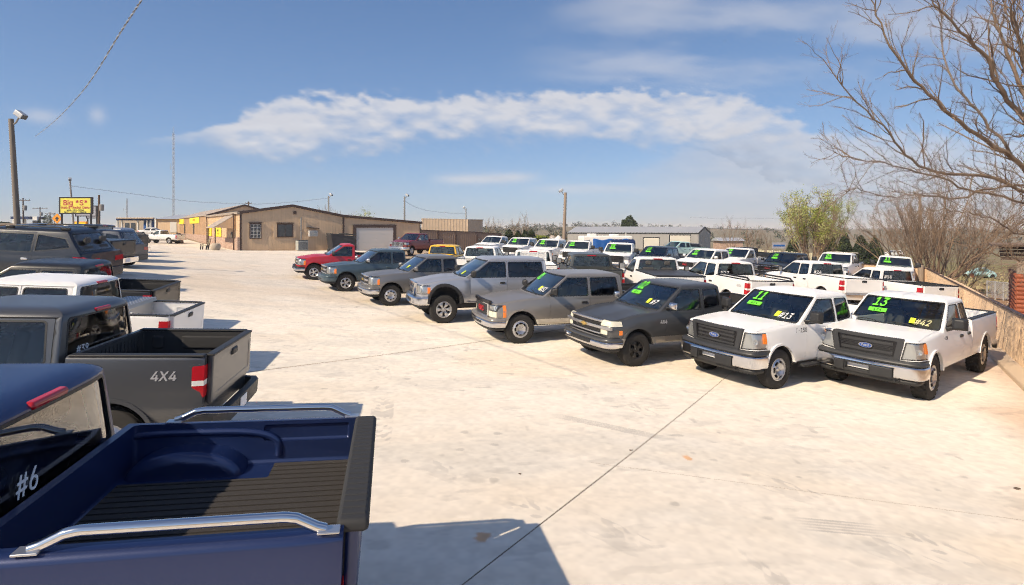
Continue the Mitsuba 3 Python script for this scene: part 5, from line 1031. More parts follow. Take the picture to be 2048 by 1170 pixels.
part(GB, 'fascia', WG.box(0, L_, ge - .22, ge + .06, .06, .12), 'grey_plastic', False)
for (t0, z0), (t1, z1) in (((-.1, ge), (wd / 2, ge + 1.45)), ((wd / 2, ge + 1.45), (wd + .1, ge))): part(GB, 'fascia', WG2.m(prism_y([(t0, z0 - .25), (t1, z1 - .25), (t1, z1 + .18), (t0, z0 + .18)], .06, .14)), 'grey_plastic', False)
for t0, t1, zt_ in ((6.2, 9.2, -2.4), (10.0, 14.2, -2.5), (19.3, 23.0, -2.6), (25.6, 30.4, -1.95)): 
    part(GB, 'door_frame', WG.box(t0 - .25, t1 + .12, g0, zt_ + .22, .06, .10), 'grey_plastic', False); part(GB, 'roll_up_door', WG.box(t0, t1, g0, zt_, .10, .16), 'cream_metal', False)
part(GB, 'downspout', WG.box(14.8, 15.0, g0, ge, .06, .2), 'white_paint', False)
# ---------------------------------------------------------------- tan fence on the right, with its kerb
FP = [(2.97, -1.5), (12.75, 14.35), (26., 36.), (18.8, 38.6)]
kb = LineString(FP[:3]); scene['kerb'] = mikit.ply(drape(kb.parallel_offset(.12, 'left').buffer(.26, cap_style=2), .0, 1.0), 'kerb_concrete'); tag('kerb', kind='structure'); used.add('kerb')
def strip(line, o0, o1, h):
    """a raised strip along a line on the ground"""
    p = np.array([line.interpolate(s).coords[0] for s in np.linspace(0, line.length, int(line.length) + 2)]); t = np.gradient(p, axis=0); t /= np.linalg.norm(t, axis=1, keepdims=True); n = np.stack([-t[:, 1], t[:, 0]], 1); z = G(p[:, 0], p[:, 1])
    return loft([[(*(p[i] + n[i] * a_), z[i] + b_) for a_, b_ in ((o0, -.2), (o1, -.2), (o1, h - .02), (o1 - .02, h), (o0, h))] for i in range(len(p))])
scene['kerb'] = mikit.ply(strip(kb, -.25, .42, .13), 'kerb_concrete', 30)
TF = thing('tan_fence', 'tan ribbed metal fence with a brown cap along the right side of the lot', 'fence')
for (xa, ya), (xb_, yb2) in zip(FP, FP[1:]):
    l = math.hypot(xb_ - xa, yb2 - ya); n_ = max(1, round(l / 1.85)); WT = Wall(xa, ya, math.atan2(yb2 - ya, xb_ - xa), 1)
    for k in range(n_):
        t0, t1 = l * k / n_, l * (k + 1) / n_; c = WT.O + WT.d * (t0 + t1) / 2; zz_ = G(*c)
        part(TF, 'panel', WT.sheet(Polygon([(t0 + .008, zz_ - .2), (t1 - .008, zz_ - .2), (t1 - .008, zz_ + 1.36), (t0 + .008, zz_ + 1.36)]), .155, .02, .034, .06), 'fence_tan', False)
    za, ze = G(xa, ya) + 1.36, G(xb_, yb2) + 1.36
    part(TF, 'cap_rail', WT.m(prism_y([(0, za), (l, ze), (l, ze + .05), (0, za + .05)], -.06, .05)), 'brown_trim', False)
solo('fence_post', 'thick wooden corner post where the tan fence turns', 'post', tube([[25.6, 36, G(25.6, 36) - .2], [25.6, 36, G(25.6, 36) + 1.55]], .16, 12), 'wood_weathered')
# ---------------------------------------------------------------- poles, wires, signs
mat('pole_wood', (.19, .165, .14), .8)
def at(px, py, y): return np.array([(px - 1024) / F * y, y, (HOR - py) / F * y])
def flood(root, p, d=(1, 0), s=1.):
    """a floodlight head on a bracket; p is the pole's top"""
    dx, dy = d; c = p + np.array([dx * .55 * s, dy * .55 * s, .25 * s])
    part(root, 'bracket', tube([p + [0, 0, -.3], p + np.array([dx * .3, dy * .3, -.2]) * s, c], .035, 7), 'pole_grey', 40)
    h = rbox(-.28 * s, .28 * s, -.2 * s, .2 * s, -.16 * s, .16 * s, .05 * s).rotate([0, 35, 0]).rotate([0, 0, math.degrees(math.atan2(dy, dx))]).translate(c)
    hd = part(root, 'lamp_head', h, 'galvanised', 40)
    part(hd, 'glass', rbox(.27 * s, .31 * s, -.17 * s, .17 * s, -.13 * s, .13 * s, .01).rotate([0, 35, 0]).rotate([0, 0, math.degrees(math.atan2(dy, dx))]).translate(c), 'pane', 40)
def pole(label, px0, py0, px1, py1, y, r=.14, lamp=(1, 0), m_='wood_weathered', name='light_pole', cat='light pole', group=None, arms=()):
    a, b = at(px0, py0, y), at(px1, py1, y); a[2] = min(a[2], G(a[0], a[1])) - .3
    k = thing(name, label, cat, group); part(k, 'pole', tube(np.linspace(a, b, 6), np.linspace(r, r * .75, 6), 10), m_, 40)
    if lamp: flood(k, b, lamp, .72 if y < 60 else .85)
    for dz, w in arms:
        c = b - [0, 0, dz]; part(k, 'crossarm', rbox(c[0] - w, c[0] + w, c[1] - .08, c[1] + .08, c[2] - .07, c[2] + .07, .02), 'wood_dark')
        for s in np.linspace(-1, 1, 4): part(k, 'insulator', tube([[c[0] + s * w * .92, c[1], c[2] + .05], [c[0] + s * w * .92, c[1], c[2] + .3]], .06, 6), 'pole_grey', 40)
    return k, b
pole('thick leaning wooden light pole at the left edge of the lot', 41, 470, 22, 238, 24.0, .125, (1, 0), 'pole_wood')
pole('grey light pole behind the yellow sign', 150, 470, 140, 362, 74., .13, (.6, -.8), 'pole_grey')
pole('light pole rising behind the gable of the brown building', 658, 470, 657, 392, 84., .12, (.9, -.3), 'pole_grey')
pole('light pole behind the right end of the brown building', 809, 480, 809, 393, 84., .13, (.9, -.3), 'pole_grey')
pole('tall wooden light pole standing behind the middle row of trucks', 1126, 500, 1131, 385, 52., .17, (-1, 0))
pole('short pole behind the tan metal box', 932, 470, 932, 417, 110., .14, (-.8, 0), 'pole_grey')
pole('pale wooden pole inside the bare thicket by the fence corner', 1838, 560, 1840, 388, 44., .13, (-.6, 0))
UG = 'utility poles along the road'
for i, (px, pt, pb, y, w, lb) in enumerate(((46, 396, 462, 120, 1.5, 'left of the yellow sign, nearest of the utility poles'), (80, 414, 462, 170, 2.2, 'midway between the thick pole and the yellow sign'), (100, 424, 462, 230, 2.2, 'left one of the distant pair beside the diamond road sign'), (108, 426, 462, 260, 2.2, 'right one of the distant pair beside the diamond road sign'), (198, 390, 466, 95, 0, 'just right of the yellow sign, with a transformer'), (497, 403, 450, 150, .8, 'rising over the roofs of the brown building'), (1045, 452, 490, 120, 0, 'among the dark cedars behind the back row'))):
    k, b = pole('utility pole ' + lb, px + (1 if i < 4 else 0), pb, px, pt, y, .17 if i < 2 else .2, None, 'wood_dark' if i != 6 else 'pole_grey', 'utility_pole', 'utility pole', UG, [(.5, w)] if w else [])
    if i in (0, 1, 4): part(k, 'transformer', lathe([(.001, 0), (.32, 0), (.34, .9), (.28, 1.05), (.001, 1.05)], 14).apply_transform(np.array([[1, 0, 0, b[0] + .5], [0, 0, 1, b[1] - .1], [0, 1, 0, b[2] - 2.6], [0, 0, 0, 1.]])), 'pole_grey', 40)
def mast(label, px, pb, pt, y, r):
    a, b = at(px, pb, y), at(px, pt, y); k = thing('radio_mast', label, 'radio mast'); h = b[2] - a[2]
    part(k, 'tower', cat_(*[tube([a + [r * math.cos(t), r * math.sin(t), 0], a + [r * math.cos(t) * .8, r * math.sin(t) * .8, h * .93]], .07, 5) for t in (0, 2.1, 4.2)], *[tube([a + [r * math.cos(t), r * math.sin(t), z], a + [r * math.cos(t + 2.1), r * math.sin(t + 2.1), z + 1.4]], .035, 4) for z in np.arange(0, h * .92, 1.5) for t in (0, 2.1, 4.2)]), 'galvanised', 40)
    part(k, 'whip', tube([a + [0, 0, h * .9], b], .06, 5), 'galvanised', 40)
    part(k, 'aerial', cat_(tube([a + [-.9, 0, h * .55], a + [-.9, 0, h * .62]], .08, 5), tube([a + [-.9, 0, h * .58], a + [0, 0, h * .58]], .04, 5)), 'galvanised')
mast('tall thin radio mast rising behind the left end of the brown building', 347, 445, 254, 180, .32); mast('shorter thin mast left of the tall radio mast', 254, 450, 397, 160, .16)
def wire(label, pts, r, twist=False):
    P3_ = PchipInterpolator(np.linspace(0, 1, len(pts)), np.array(pts))(np.linspace(0, 1, 120))
    k = thing('overhead_wire', label, 'wire')
    if twist:
        t = np.gradient(P3_, axis=0); t /= np.linalg.norm(t, axis=1, keepdims=True); a = np.cross(t, [0, 0, 1.]); a /= np.linalg.norm(a, axis=1, keepdims=True); b = np.cross(t, a)
        P4 = PchipInterpolator(np.linspace(0, 1, 120), P3_)(np.linspace(0, 1, 900)); A_ = PchipInterpolator(np.linspace(0, 1, 120), a)(np.linspace(0, 1, 900)); B_ = PchipInterpolator(np.linspace(0, 1, 120), b)(np.linspace(0, 1, 900)); th = np.linspace(0, 150, 900)[:, None]
        part(k, 'strand', tube(P4 + r * (np.cos(th) * A_ + np.sin(th) * B_), r * .9, 5), 'wire_grey', 40); part(k, 'strand', tube(P4 - r * (np.cos(th) * A_ + np.sin(th) * B_), r * .9, 5), 'galvanised', 40)
    else: part(k, 'strand', tube(P3_, r, 5), 'wire_grey', 40)
wire('twisted overhead cable crossing the sky at the upper left', [at(330, -70, 7.), at(283, 0, 8.5), at(240, 66, 10.5), at(182, 160, 15), at(120, 232, 23), at(70, 273, 33)], .0085, True)
wire('thin wire from the pole behind the sign to the pole behind the gable', [at(143, 372, 73), at(260, 387, 76), at(400, 404, 80), at(510, 408, 82), at(657, 396, 84)], .02)
wire('thin wire sagging from the pole behind the brown fence', [at(809, 400, 84), at(850, 420, 95), at(931, 428, 109)], .02)
wire('faint wire crossing behind the budding tree', [at(1380, 435, 130), at(1560, 437, 110), at(1700, 425, 80), at(1838, 395, 44.5)], .016)
def roadsign(name, label, cat, px0, px1, py0, py1, y, m_, lines, cols, posts, edge='sign_black', base=470, depth=.35):
    k = thing(name, label, cat); a, b = at(px0, py1, y), at(px1, py0, y); x0, x1, z0, z1 = a[0], b[0], a[2], b[2]; fw = .13
    part(k, 'frame', bx(x0, x1, y - .02, y + depth, z0, z1) - bx(x0 + fw, x1 - fw, y - 1, y + .04, z0 + fw, z1 - fw), edge, False)
    f_ = part(k, 'panel', bx(x0 + fw, x1 - fw, y + .02, y + .06, z0 + fw, z1 - fw), m_, False)
    for (t, hy, hh), c in zip(lines, cols):
        q = meshkit.text_mesh(t, hh, .02, True); w = np.ptp(q.bounds[:, 0]); sc = min(1., (x1 - x0 - .5) / w); v = q.vertices; cx = q.bounds[:, 0].mean()
        q.vertices = np.column_stack([(x0 + x1) / 2 + (v[:, 0] - cx) * sc, y + .018 - v[:, 2], hy + v[:, 1]]); part(f_, 'lettering', q, c, False)
    for px in posts:
        x = at(px, 0, y)[0]; part(k, 'post', tube([[x, y + .18, G(x, y) - .3], [x, y + .18, z0 + .05]], .11, 8), edge, 40)
    return k
roadsign('dealer_sign', 'yellow sign with red lettering on two posts beside the road', 'sign', 118, 183, 394, 428, 72., 'sign_yellow',
    [('Big *S*', 2.80, .62), ('Auto & Tractor Sales', 2.36, .30), ('405-392-3704', 2.05, .20), ('BUY - SALE - TRADE', 1.80, .20)], ['sign_red', 'sign_red', 'sign_black', 'sign_black'], (121.5, 180))
roadsign('grey_sign', 'grey billboard partly hidden behind the yellow sign', 'sign', 150, 193, 411, 433, 86., 'sign_grey', [], [], (154, 192)); roadsign('grey_sign', 'smallest grey billboard, farther right behind the yellow sign', 'sign', 172, 198, 421, 437, 100., 'sign_grey', [], [], (174, 197))
roadsign('low_banner', 'low orange banner under the grey billboards', 'banner', 145, 172, 443, 449, 90., 'sign_bright', [], [], (147, 170), 'sign_orange')
dm = thing('warning_sign', 'yellow diamond shaped road sign left of the yellow billboard', 'road sign'); c = at(114, 437, 95.)
part(dm, 'plate', prism_y([(c[0] - .85, c[2]), (c[0], c[2] - .85), (c[0] + .85, c[2]), (c[0], c[2] + .85)], 95, 95.05), 'sign_orange', False); part(dm, 'symbol', prism_y([(c[0] - .35, c[2] - .1), (c[0], c[2] + .35), (c[0] + .35, c[2] - .1), (c[0] + .12, c[2] - .1), (c[0] + .12, c[2] - .4), (c[0] - .12, c[2] - .4), (c[0] - .12, c[2] - .1)], 94.97, 95.0), 'sign_black', False)
part(dm, 'post', tube([[c[0], 95.08, G(c[0], 95) - .2], [c[0], 95.08, c[2] - .3]], .06, 6), 'pole_grey')
cp = thing('station_canopy', 'flat dark filling station canopy far away on the left', 'canopy'); a, b = at(21, 438, 210), at(57, 433, 210)
part(cp, 'roof', bx(a[0], b[0], 210, 218, a[2], b[2]), 'dark_blue', False)
for px in (27, 50): x = at(px, 0, 213)[0]; part(cp, 'column', bx(x - .25, x + .25, 212.8, 213.3, -2, a[2]), 'white_paint', False)
pb = thing('pole_sign', 'white and dark sign box standing left of the diamond road sign', 'sign'); a, b = at(65, 449, 140), at(74, 433, 140); part(pb, 'upper_panel', bx(a[0], b[0], 140, 140.4, (a[2] + b[2]) / 2 + .1, b[2]), 'white_paint', False); part(pb, 'lower_panel', bx(a[0], b[0], 140, 140.4, a[2], (a[2] + b[2]) / 2), 'sign_black', False); part(pb, 'post', bx((a[0] + b[0]) / 2 - .2, (a[0] + b[0]) / 2 + .2, 140.1, 140.3, -1.6, a[2]), 'pole_grey', False)
scene['road'] = mikit.ply(drape(Polygon([(-160, 30), (-70, 62), (-95, 190), (-150, 190), (-118, 95), (-200, 60)]), .03, 8.), 'asphalt', True); tag('road', kind='structure'); used.add('road')
wl = thing('long_low_building', 'long tan low building across the road at the far left', 'building'); a, b = at(-60, 468, 46), at(46, 449, 60)
part(wl, 'wall', Mf.hull_points(np.array([[x, y_, z] for (x, y_) in ((-56, 58), (-50.5, 60), (-52, 68), (-58, 66)) for z in (-2., .32)])), 'fence_brown', False); part(wl, 'roof', Mf.hull_points(np.array([[x, y_, z] for (x, y_) in ((-56.6, 57.4), (-50, 59.4), (-51.5, 68.6), (-58.6, 66.6)) for z in (.30, .42)])), 'roof_tan', False)
# canopy shop behind the sedans
SB = thing('canopy_shop', 'low shop with a blue canopy behind the sedans', 'building'); y = 118.
def seg(par, nm, px0, px1, py0, py1, yy0, yy1, m_):
    a, b = at(px0, py1, yy0), at(px1, py0, yy0); return part(par, nm, bx(a[0], b[0], yy0, yy1, a[2], b[2]), m_, False)
seg(SB, 'wall', 238, 296, 440, 472, 122, 130, 'stone_light'); seg(SB, 'canopy', 232, 300, 436, 440.5, 113, 122, 'dark_blue'); seg(SB, 'fascia', 232, 306, 435, 437, 112.5, 113, 'beige_metal'); seg(SB, 'wall_panel', 287, 300, 440, 470, 120.5, 121.9, 'blue_tarp')
for px in (234, 243, 275, 293, 300): seg(SB, 'post', px - .8, px + .8, 437, 474, 113.2, 113.6, 'white_paint')
for px in (250, 262): seg(SB, 'window', px, px + 8, 446, 460, 121.9, 121.99, 'pane')
TB = thing('tan_shop', 'tan shop with a grey roof and a white door, left of the brown building', 'building')
seg(TB, 'wall', 310, 372, 438, 476, 104, 118, 'm_tan_metal'); seg(TB, 'white_door', 340, 353, 444, 465, 103.9, 103.99, 'door_white'); seg(TB, 'corner_trim', 309, 312, 437, 476, 103.8, 103.99, 'white_paint'); a, b = at(308, 438, 103.5), at(374, 438, 103.5)
part(TB, 'roof', prism_x([(103.5, a[2]), (111, a[2] + .95), (119, a[2])], a[0], b[0]), 'galvanised', False)
# ---------------------------------------------------------------- yard beyond the back row
RV = thing('travel_trailer', 'white travel trailer partly wrapped in a blue tarpaulin', 'trailer'); WR = Wall(8.0, 62, math.radians(6)); z = G(10, 62)
part(RV, 'body', WR.m(rbox(-.4, 5.2, -2.4, 0, z + .5, z + 2.35, .18)), 'white_paint', 40); part(RV, 'roof_unit', WR.m(rbox(.5, 1.3, -1.8, -.6, z + 2.3, z + 2.6, .08)), 'white_paint'); part(RV, 'roof_unit', WR.m(rbox(3., 3.8, -1.8, -.6, z + 2.3, z + 2.55, .08)), 'white_paint'); part(RV, 'window', WR.m(rbox(-.2, .4, -.02, .03, z + 1.4, z + 1.9, .02)), 'pane')
TP = [(.75 + 3.9 * s, .10 + .05 * math.sin(9 * s) * (1 - .3 * s), z + 1.75 + .08 * math.sin(14 * s + 1), z + .75 + .16 * math.sin(11 * s)) for s in np.linspace(0, 1, 36)]
part(RV, 'tarpaulin', WR.m(loft([[(t, -.3, z1_ + .30), (t, o_, z1_ + .2), (t, o_ + .10 + .04 * math.sin(t * 7), (z0_ + z1_) / 2), (t, o_ + .05, z0_), (t, o_ + .0, z0_), (t, -.25, z1_ + .2)] for t, o_, z1_, z0_ in TP])), 'blue_tarp', 50)
part(RV, 'dark_cover', WR.m(rbox(2.4, 5.5, -2.5, .28, z + .6, z + 2.05, .4)), 'dark_blue', 50)
for t in (1.6, 2.5): part(RV, 'wheel', WR.m(lathe([(.001, -.12), (.36, -.12), (.36, .12), (.001, .12)], 18).apply_translation([t, -.1, z + .36])), 'rubber')
YG = 'old trucks in the storage yard'
place(kinds['f92'], 'old_truck', 'pale blue old truck behind the navy blue pickup', 16.0, 60.5, 205, 'paint_aqua', cat='truck', group=YG, dz=.25)
place(kinds['sd_reg'], 'old_truck', 'dark truck with a light bar in front of the roll-up doors', 20.6, 66, 250, 'paint_graphite', cat='truck', group=YG)
place(kinds['gen_crew'], 'old_truck', 'dark van like truck beside the grey gable wall', 27.2, 72, 185, 'paint_darkgrey', cat='truck', group=YG)
place(kinds['gen_reg'], 'old_truck', 'white truck far back behind the flatbed with a light bar', 4.2, 60, 250, 'paint_cream', cat='truck', group=YG)
for i, (px, py, pt, kd, yw, lb) in enumerate(((1655, 500, 'paint_red', 'f92', 195, 'red old truck left of the cedars'), (1692, 502, 'paint_maroon', 'sedan', 190, 'faded red car in the row of old vehicles under the cedars'), (1722, 503, 'paint_silver', 'sedan', 200, 'grey car in the row of old vehicles under the cedars'), (1755, 504, 'paint_cream', 'suv2', 185, 'cream old car at the right end of the row under the cedars'))):
    x, y = GP(px, py + 9); place(kinds[kd], 'old_vehicle', lb, x + 2.5, y, yw, pt, cat='car' if kd != 'f92' else 'truck', group='old vehicles under the cedars')
def heap(cx, cy, r, n, seed, ms, key):
    R_ = random.Random(seed); out = {m_: [] for m_ in ms}
    for _ in range(n):
        a, d = R_.uniform(0, 2 * PI), r * math.sqrt(R_.random()); x, y = cx + d * math.cos(a), cy + d * math.sin(a) * .6; z = G(x, y) + R_.uniform(0, .9) * (1 - d / r)
        q = [R_.uniform(.05, .6) for _ in range(3)]; b = bx(-q[0], q[0], -q[1] * .4, q[1] * .4, -q[2] * .3, q[2] * .3).rotate([R_.uniform(-50, 50), R_.uniform(-50, 50), R_.uniform(0, 360)]).translate([x, y, z + .15]); out[R_.choice(ms)].append(tm(b))
    for m_, l in out.items():
        if l: part(key, 'scrap', trimesh.util.concatenate(l), m_, False, kind='stuff')
hp_ = thing('scrap_pile', 'rusty heap of scrap metal in front of the roll-up doors', 'scrap'); heap(17.6, 54, 2.6, 130, 3, ['rust', 'wood_dark', 'steel', 'log_red'], hp_)
WFN = thing('wooden_fence', 'weathered grey picket fence in the yard behind the back row', 'fence'); a, b = (32.5, 80), (36.6, 78)
for i, s in enumerate(np.linspace(0, 1, 46)):
    x, y = 33 + 14.5 * s, 86 - 3 * s; z = G(x, y); part(WFN, 'picket', bx(x - .13, x + .13, y, y + .04, z - .1, z + 1.7 + .06 * math.sin(i * 2.3)), 'cream_wood' if i % 7 else 'wood_weathered', False)
part(WFN, 'rail', Mf.batch_hull([bx(33, 33.1, 86.05, 86.12, G(33, 86) + 1.2, G(33, 86) + 1.3), bx(47.4, 47.5, 83.05, 83.12, G(47.5, 83) + 1.2, G(47.5, 83) + 1.3)]), 'wood_weathered', False)
RS = thing('red_shed', 'red brick shed with a pale roof right of the grey building', 'shed'); y = 160.; a, b = at(1441, 493, y), at(1486, 482, y); part(RS, 'wall', bx(a[0], b[0], y, y + 6, a[2] - 2, b[2]), 'm_brick', False); part(RS, 'roof', prism_x([(y - .6, b[2]), (y + 3, b[2] + .9), (y + 6.6, b[2])], a[0] - .6, b[0] + .6), 'galvanised', False)
BS = thing('blue_panel', 'blue and grey panel standing left of the budding tree', 'panel'); y = 70.; a, b = at(1545, 497, y), at(1571, 485, y); part(BS, 'panel', bx(a[0], b[0], y, y + .1, a[2], b[2]), 'sign_grey', False); part(BS, 'stripe', bx(a[0] + .1, b[0] - .1, y - .03, y, a[2] + .25, a[2] + .45), 'blue_tarp', False); part(BS, 'leg', bx(a[0] + .1, a[0] + .2, y + .02, y + .1, G(a[0], y) - .1, a[2]), 'pole_grey', False); part(BS, 'leg', bx(b[0] - .2, b[0] - .1, y + .02, y + .1, G(a[0], y) - .1, a[2]), 'pole_grey', False)
SH = thing('small_house', 'small cream house gable between the light pole and the back row', 'house'); y = 95.; a, b = at(1096, 500, y), at(1121, 478, y); xm_ = (a[0] + b[0]) / 2
part(SH, 'wall', prism_y([(a[0], a[2] - 1), (b[0], a[2] - 1), (b[0], b[2] - .6), (xm_, b[2] + .35), (a[0], b[2] - .6)], y, y + 7), 'cream_metal', False); part(SH, 'roof', prism_y([(a[0] - .3, b[2] - .7), (xm_, b[2] + .4), (b[0] + .3, b[2] - .7), (b[0] + .3, b[2] - .55), (xm_, b[2] + .55), (a[0] - .3, b[2] - .55)], y - .4, y + 7.4), 'roof_tan', False)
SI = thing('storage_tank', 'slim white tank beside the tall light pole', 'tank'); c = at(1117, 505, 60); part(SI, 'shell', lathe([(.001, 0), (.45, 0), (.45, 1.6), (.3, 2.0), (.12, 2.2), (.001, 2.2)], 20).apply_transform(np.array([[1, 0, 0, c[0]], [0, 0, 1, 60], [0, 1, 0, G(c[0], 60)], [0, 0, 0, 1.]])), 'white_paint', 40)
TBX = thing('plywood_sheet', 'upright plywood sheet left of the navy blue pickup', 'board'); c = at(1243, 500, 40); part(TBX, 'board', bx(c[0] - .28, c[0] + .28, 40, 40.06, G(c[0], 40), G(c[0], 40) + 1.25), 'beige_metal', False)
# ---------------------------------------------------------------- right side: old beetle-shaped car, trailer, cabin, netting
OC = thing('rounded_old_car', 'pale blue rounded old car rusting in the grass beyond the fence', 'car'); cx, cy = 62.5, 77.; MO = ground_frame(cx, cy, math.radians(172))
def ell(x, y, z, a, b, c, n=24): return Mf.sphere(1., n).scale([a, b, c]).translate([x, y, z])
bd = Mf.batch_hull([ell(1.2, 0, .55, .75, .55, .32), ell(-.2, 0, .62, 1.2, .70, .40), ell(-1.3, 0, .6, .6, .6, .36)]) + Mf.batch_hull([ell(-.25, 0, .95, 1.15, .62, .30), ell(-.35, 0, 1.25, .62, .50, .25)]) + ell(-1.2, 0, .70, .75, .60, .42)
for s in (1, -1): bd = bd + ell(1.25, s * .62, .46, .55, .20, .36) + ell(-1.2, s * .66, .48, .58, .20, .38)
for x in (1.25, -1.2): bd = bd - cyl_y(x, .32, .33, -1, 1, 28)
wn = [rnd([(.42, .92), (.20, 1.34), (-.28, 1.38), (-.28, .92)], .05), rnd([(-.36, .92), (-.36, 1.38), (-.85, 1.28), (-1.02, .95)], .05)]
hol = Mf.batch_hull([ell(-.25, 0, .95, 1.08, .56, .27), ell(-.35, 0, 1.25, .56, .44, .2)])
bd = bd - hol
for w_ in wn: bd = bd - prism_y(w_, -1.2, 1.2)
part(OC, 'body', bd, 'paint_aqua', 50, T(MO)); part(OC, 'rusty_roof', Mf.batch_hull([ell(-.35, 0, 1.27, .55, .44, .245)]) - bx(-3, 3, -2, 2, -1, 1.40), 'rust', 50, T(MO))
for x in (1.25, -1.2):
    for s in (1, -1): part(OC, 'wheel', lathe([(.001, -.07), (.24, -.08), (.31, -.07), (.31, .07), (.24, .08), (.2, .05), (.001, .06)], 24).apply_translation([x, s * .62, .31]), 'rust' if x > 0 else 'rubber', 40, T(MO))
part(OC, 'bumper', tube([[1.85, -.6, .42], [1.98, 0, .42], [1.85, .6, .42]], .05, 8), 'rust', 40, T(MO)); part(OC, 'open_hood', rbox(1.0, 1.9, -.5, .5, .86, .90, .015).rotate([0, 12, 0]), 'paint_cream', 40, T(MO))
TR_ = thing('flat_trailer', 'dark farm trailer with plank sides beyond the fence', 'trailer'); MT_ = ground_frame(66.5, 73., math.radians(175))
for k in range(4): part(TR_, 'side_plank', bx(-2.6, 2.6, 1.0, 1.05, .85 + k * .24, 1.06 + k * .24), 'wood_dark', False, T(MT_)); part(TR_, 'side_plank', bx(-2.6, 2.6, -1.05, -1.0, .85 + k * .24, 1.06 + k * .24), 'wood_dark', False, T(MT_))
part(TR_, 'deck', bx(-2.7, 2.7, -1.05, 1.05, .72, .84), 'wood_dark', False, T(MT_))
for x in (-.7, .4):
    for s in (1, -1): part(TR_, 'wheel', lathe([(.001, -.12), (.25, -.12), (.46, -.13), (.46, .13), (.25, .12), (.001, .1)], 24).apply_translation([x, s * 1.0, .46]), 'rubber', 40, T(MT_))
LC = thing('log_cabin', 'red log sided cabin cut off by the right edge of the picture', 'cabin'); WL = Wall(20.8, 23.7, math.radians(-38)); zb_ = -4.4
for k in range(14): part(LC, 'log', WL.m(tube([[0, 0, zb_ + .12 + k * .175], [6, 0, zb_ + .12 + k * .175]], .098, 12)), 'log_red', 50)
part(LC, 'upper_board', WL.m(bx(0, 6, -.1, .03, zb_ + 2.5, zb_ + 3.0)), 'wood_weathered', False)
for k in range(14): part(LC, 'log_end', WL.m(tube([[.02, .03, zb_ + .12 + k * .175], [.02, -4, zb_ + .12 + k * .175]], .09, 10)), 'log_red', 50)
for k in range(4): part(LC, 'rafter', WL.m(bx(-.5, 6, -.2 - .5 * k, -.1 - .5 * k, zb_ + 3.05 + .14 * k, zb_ + 3.17 + .14 * k)), 'wood_dark', False)
part(LC, 'porch_roof', WL.m(bx(-.8, 6, -3.5, .4, zb_ + 3.62, zb_ + 3.70)), 'wood_dark', False)
NF = thing('chain_link_fence', 'low chain link fence in the field beside the log cabin', 'fence'); a, b = np.array(GP(1974, 596)), np.array(GP(2056, 604))
for s in np.linspace(0, 1, 6): x, y = a + (b - a) * s; part(NF, 'post', tube([[x, y, G(x, y) - .1], [x, y, G(x, y) + 1.05]], .035, 6), 'galvanised', 40)
mesh_ = []
for s in np.arange(0, 1, .016):
    for sg in (1, -1):
        s2 = s + sg * .12
        if 0 <= s2 <= 1:
            p, q_ = a + (b - a) * s, a + (b - a) * s2; mesh_.append(tube([[*p, G(*p) + .05], [*q_, G(*q_) + .98]], .006, 3, False))
part(NF, 'wire_mesh', trimesh.util.concatenate(mesh_), 'galvanised', False, kind='stuff'); part(NF, 'top_rail', tube([[*a, G(*a) + 1.0], [*b, G(*b) + 1.0]], .03, 6), 'galvanised')
# ---------------------------------------------------------------- trees
def barkmat(n_, a, b):
    def f(p, n, uv): return mikit.mix(a, b, mikit.fbm(p.x * 6, p.y * 6, p.z * 1.5, 3))
    scene[n_] = {'type': 'diffuse', 'reflectance': mikit.proc(f)}
barkmat('m_bark', (.16, .115, .085), (.34, .26, .20)); mat('twig_tan', (.235, .165, .115), .8); mat('twig_grey', (.22, .17, .13), .8); mat('twig_dark', (.13, .09, .065), .8)
def leafm(n_, rgb): scene[n_] = {'type': 'twosided', 'bsdf': {'type': 'principled', 'base_color': {'type': 'rgb', 'value': list(rgb)}, 'roughness': .7, 'specular': .2}}
for n_, c in (('leaf_bud', (.25, .30, .06)), ('leaf_bud_pale', (.42, .44, .17)), ('leaf_cedar', (.028, .042, .022)), ('leaf_cedar_light', (.055, .075, .03)), ('leaf_far', (.06, .075, .045)), ('leaf_brown', (.13, .105, .065)), ('leaf_oak', (.04, .06, .025)), ('m_dry_grass', (.34, .29, .16)), ('green_grass', (.15, .19, .06))): leafm(n_, c)
def ntube(p, r0, r1, sides): return (np.asarray(p), r0, r1, sides)
def batch(tubes):
    """many tapered tubes as one mesh"""
    V, Fc, n0 = [], [], 0; by = {}
    for t in tubes: by.setdefault((len(t[0]), t[3]), []).append(t)
    for (n, s), l in by.items():
        P_ = np.array([t[0] for t in l]); r = np.array([np.linspace(t[1], t[2], n) for t in l]); t = np.gradient(P_, axis=1); t /= np.linalg.norm(t, axis=2, keepdims=True) + 1e-12
        up = np.where(np.abs(t[..., 2:]).mean(1, keepdims=True) < .8, [0, 0, 1.], [1., 0, 0]); a = np.cross(t, up); a /= np.linalg.norm(a, axis=2, keepdims=True) + 1e-12; b = np.cross(t, a); th = np.arange(s) * 2 * PI / s
        v = P_[:, :, None] + r[:, :, None, None] * (np.cos(th)[:, None] * a[:, :, None] + np.sin(th)[:, None] * b[:, :, None])
        i, j = np.meshgrid(np.arange(n - 1), np.arange(s), indexing='ij'); j2 = (j + 1) % s; q = np.stack([i * s + j, (i + 1) * s + j, (i + 1) * s + j2, i * s + j2], -1).reshape(-1, 4); q = np.vstack([q[:, [0, 1, 2]], q[:, [0, 2, 3]]])
        Fc.append((q[None] + (np.arange(len(l)) * n * s)[:, None, None]).reshape(-1, 3)[:, ::-1] + n0); V.append(v.reshape(-1, 3)); n0 += len(l) * n * s
    return trimesh.Trimesh(np.vstack(V), np.vstack(Fc), process=False)
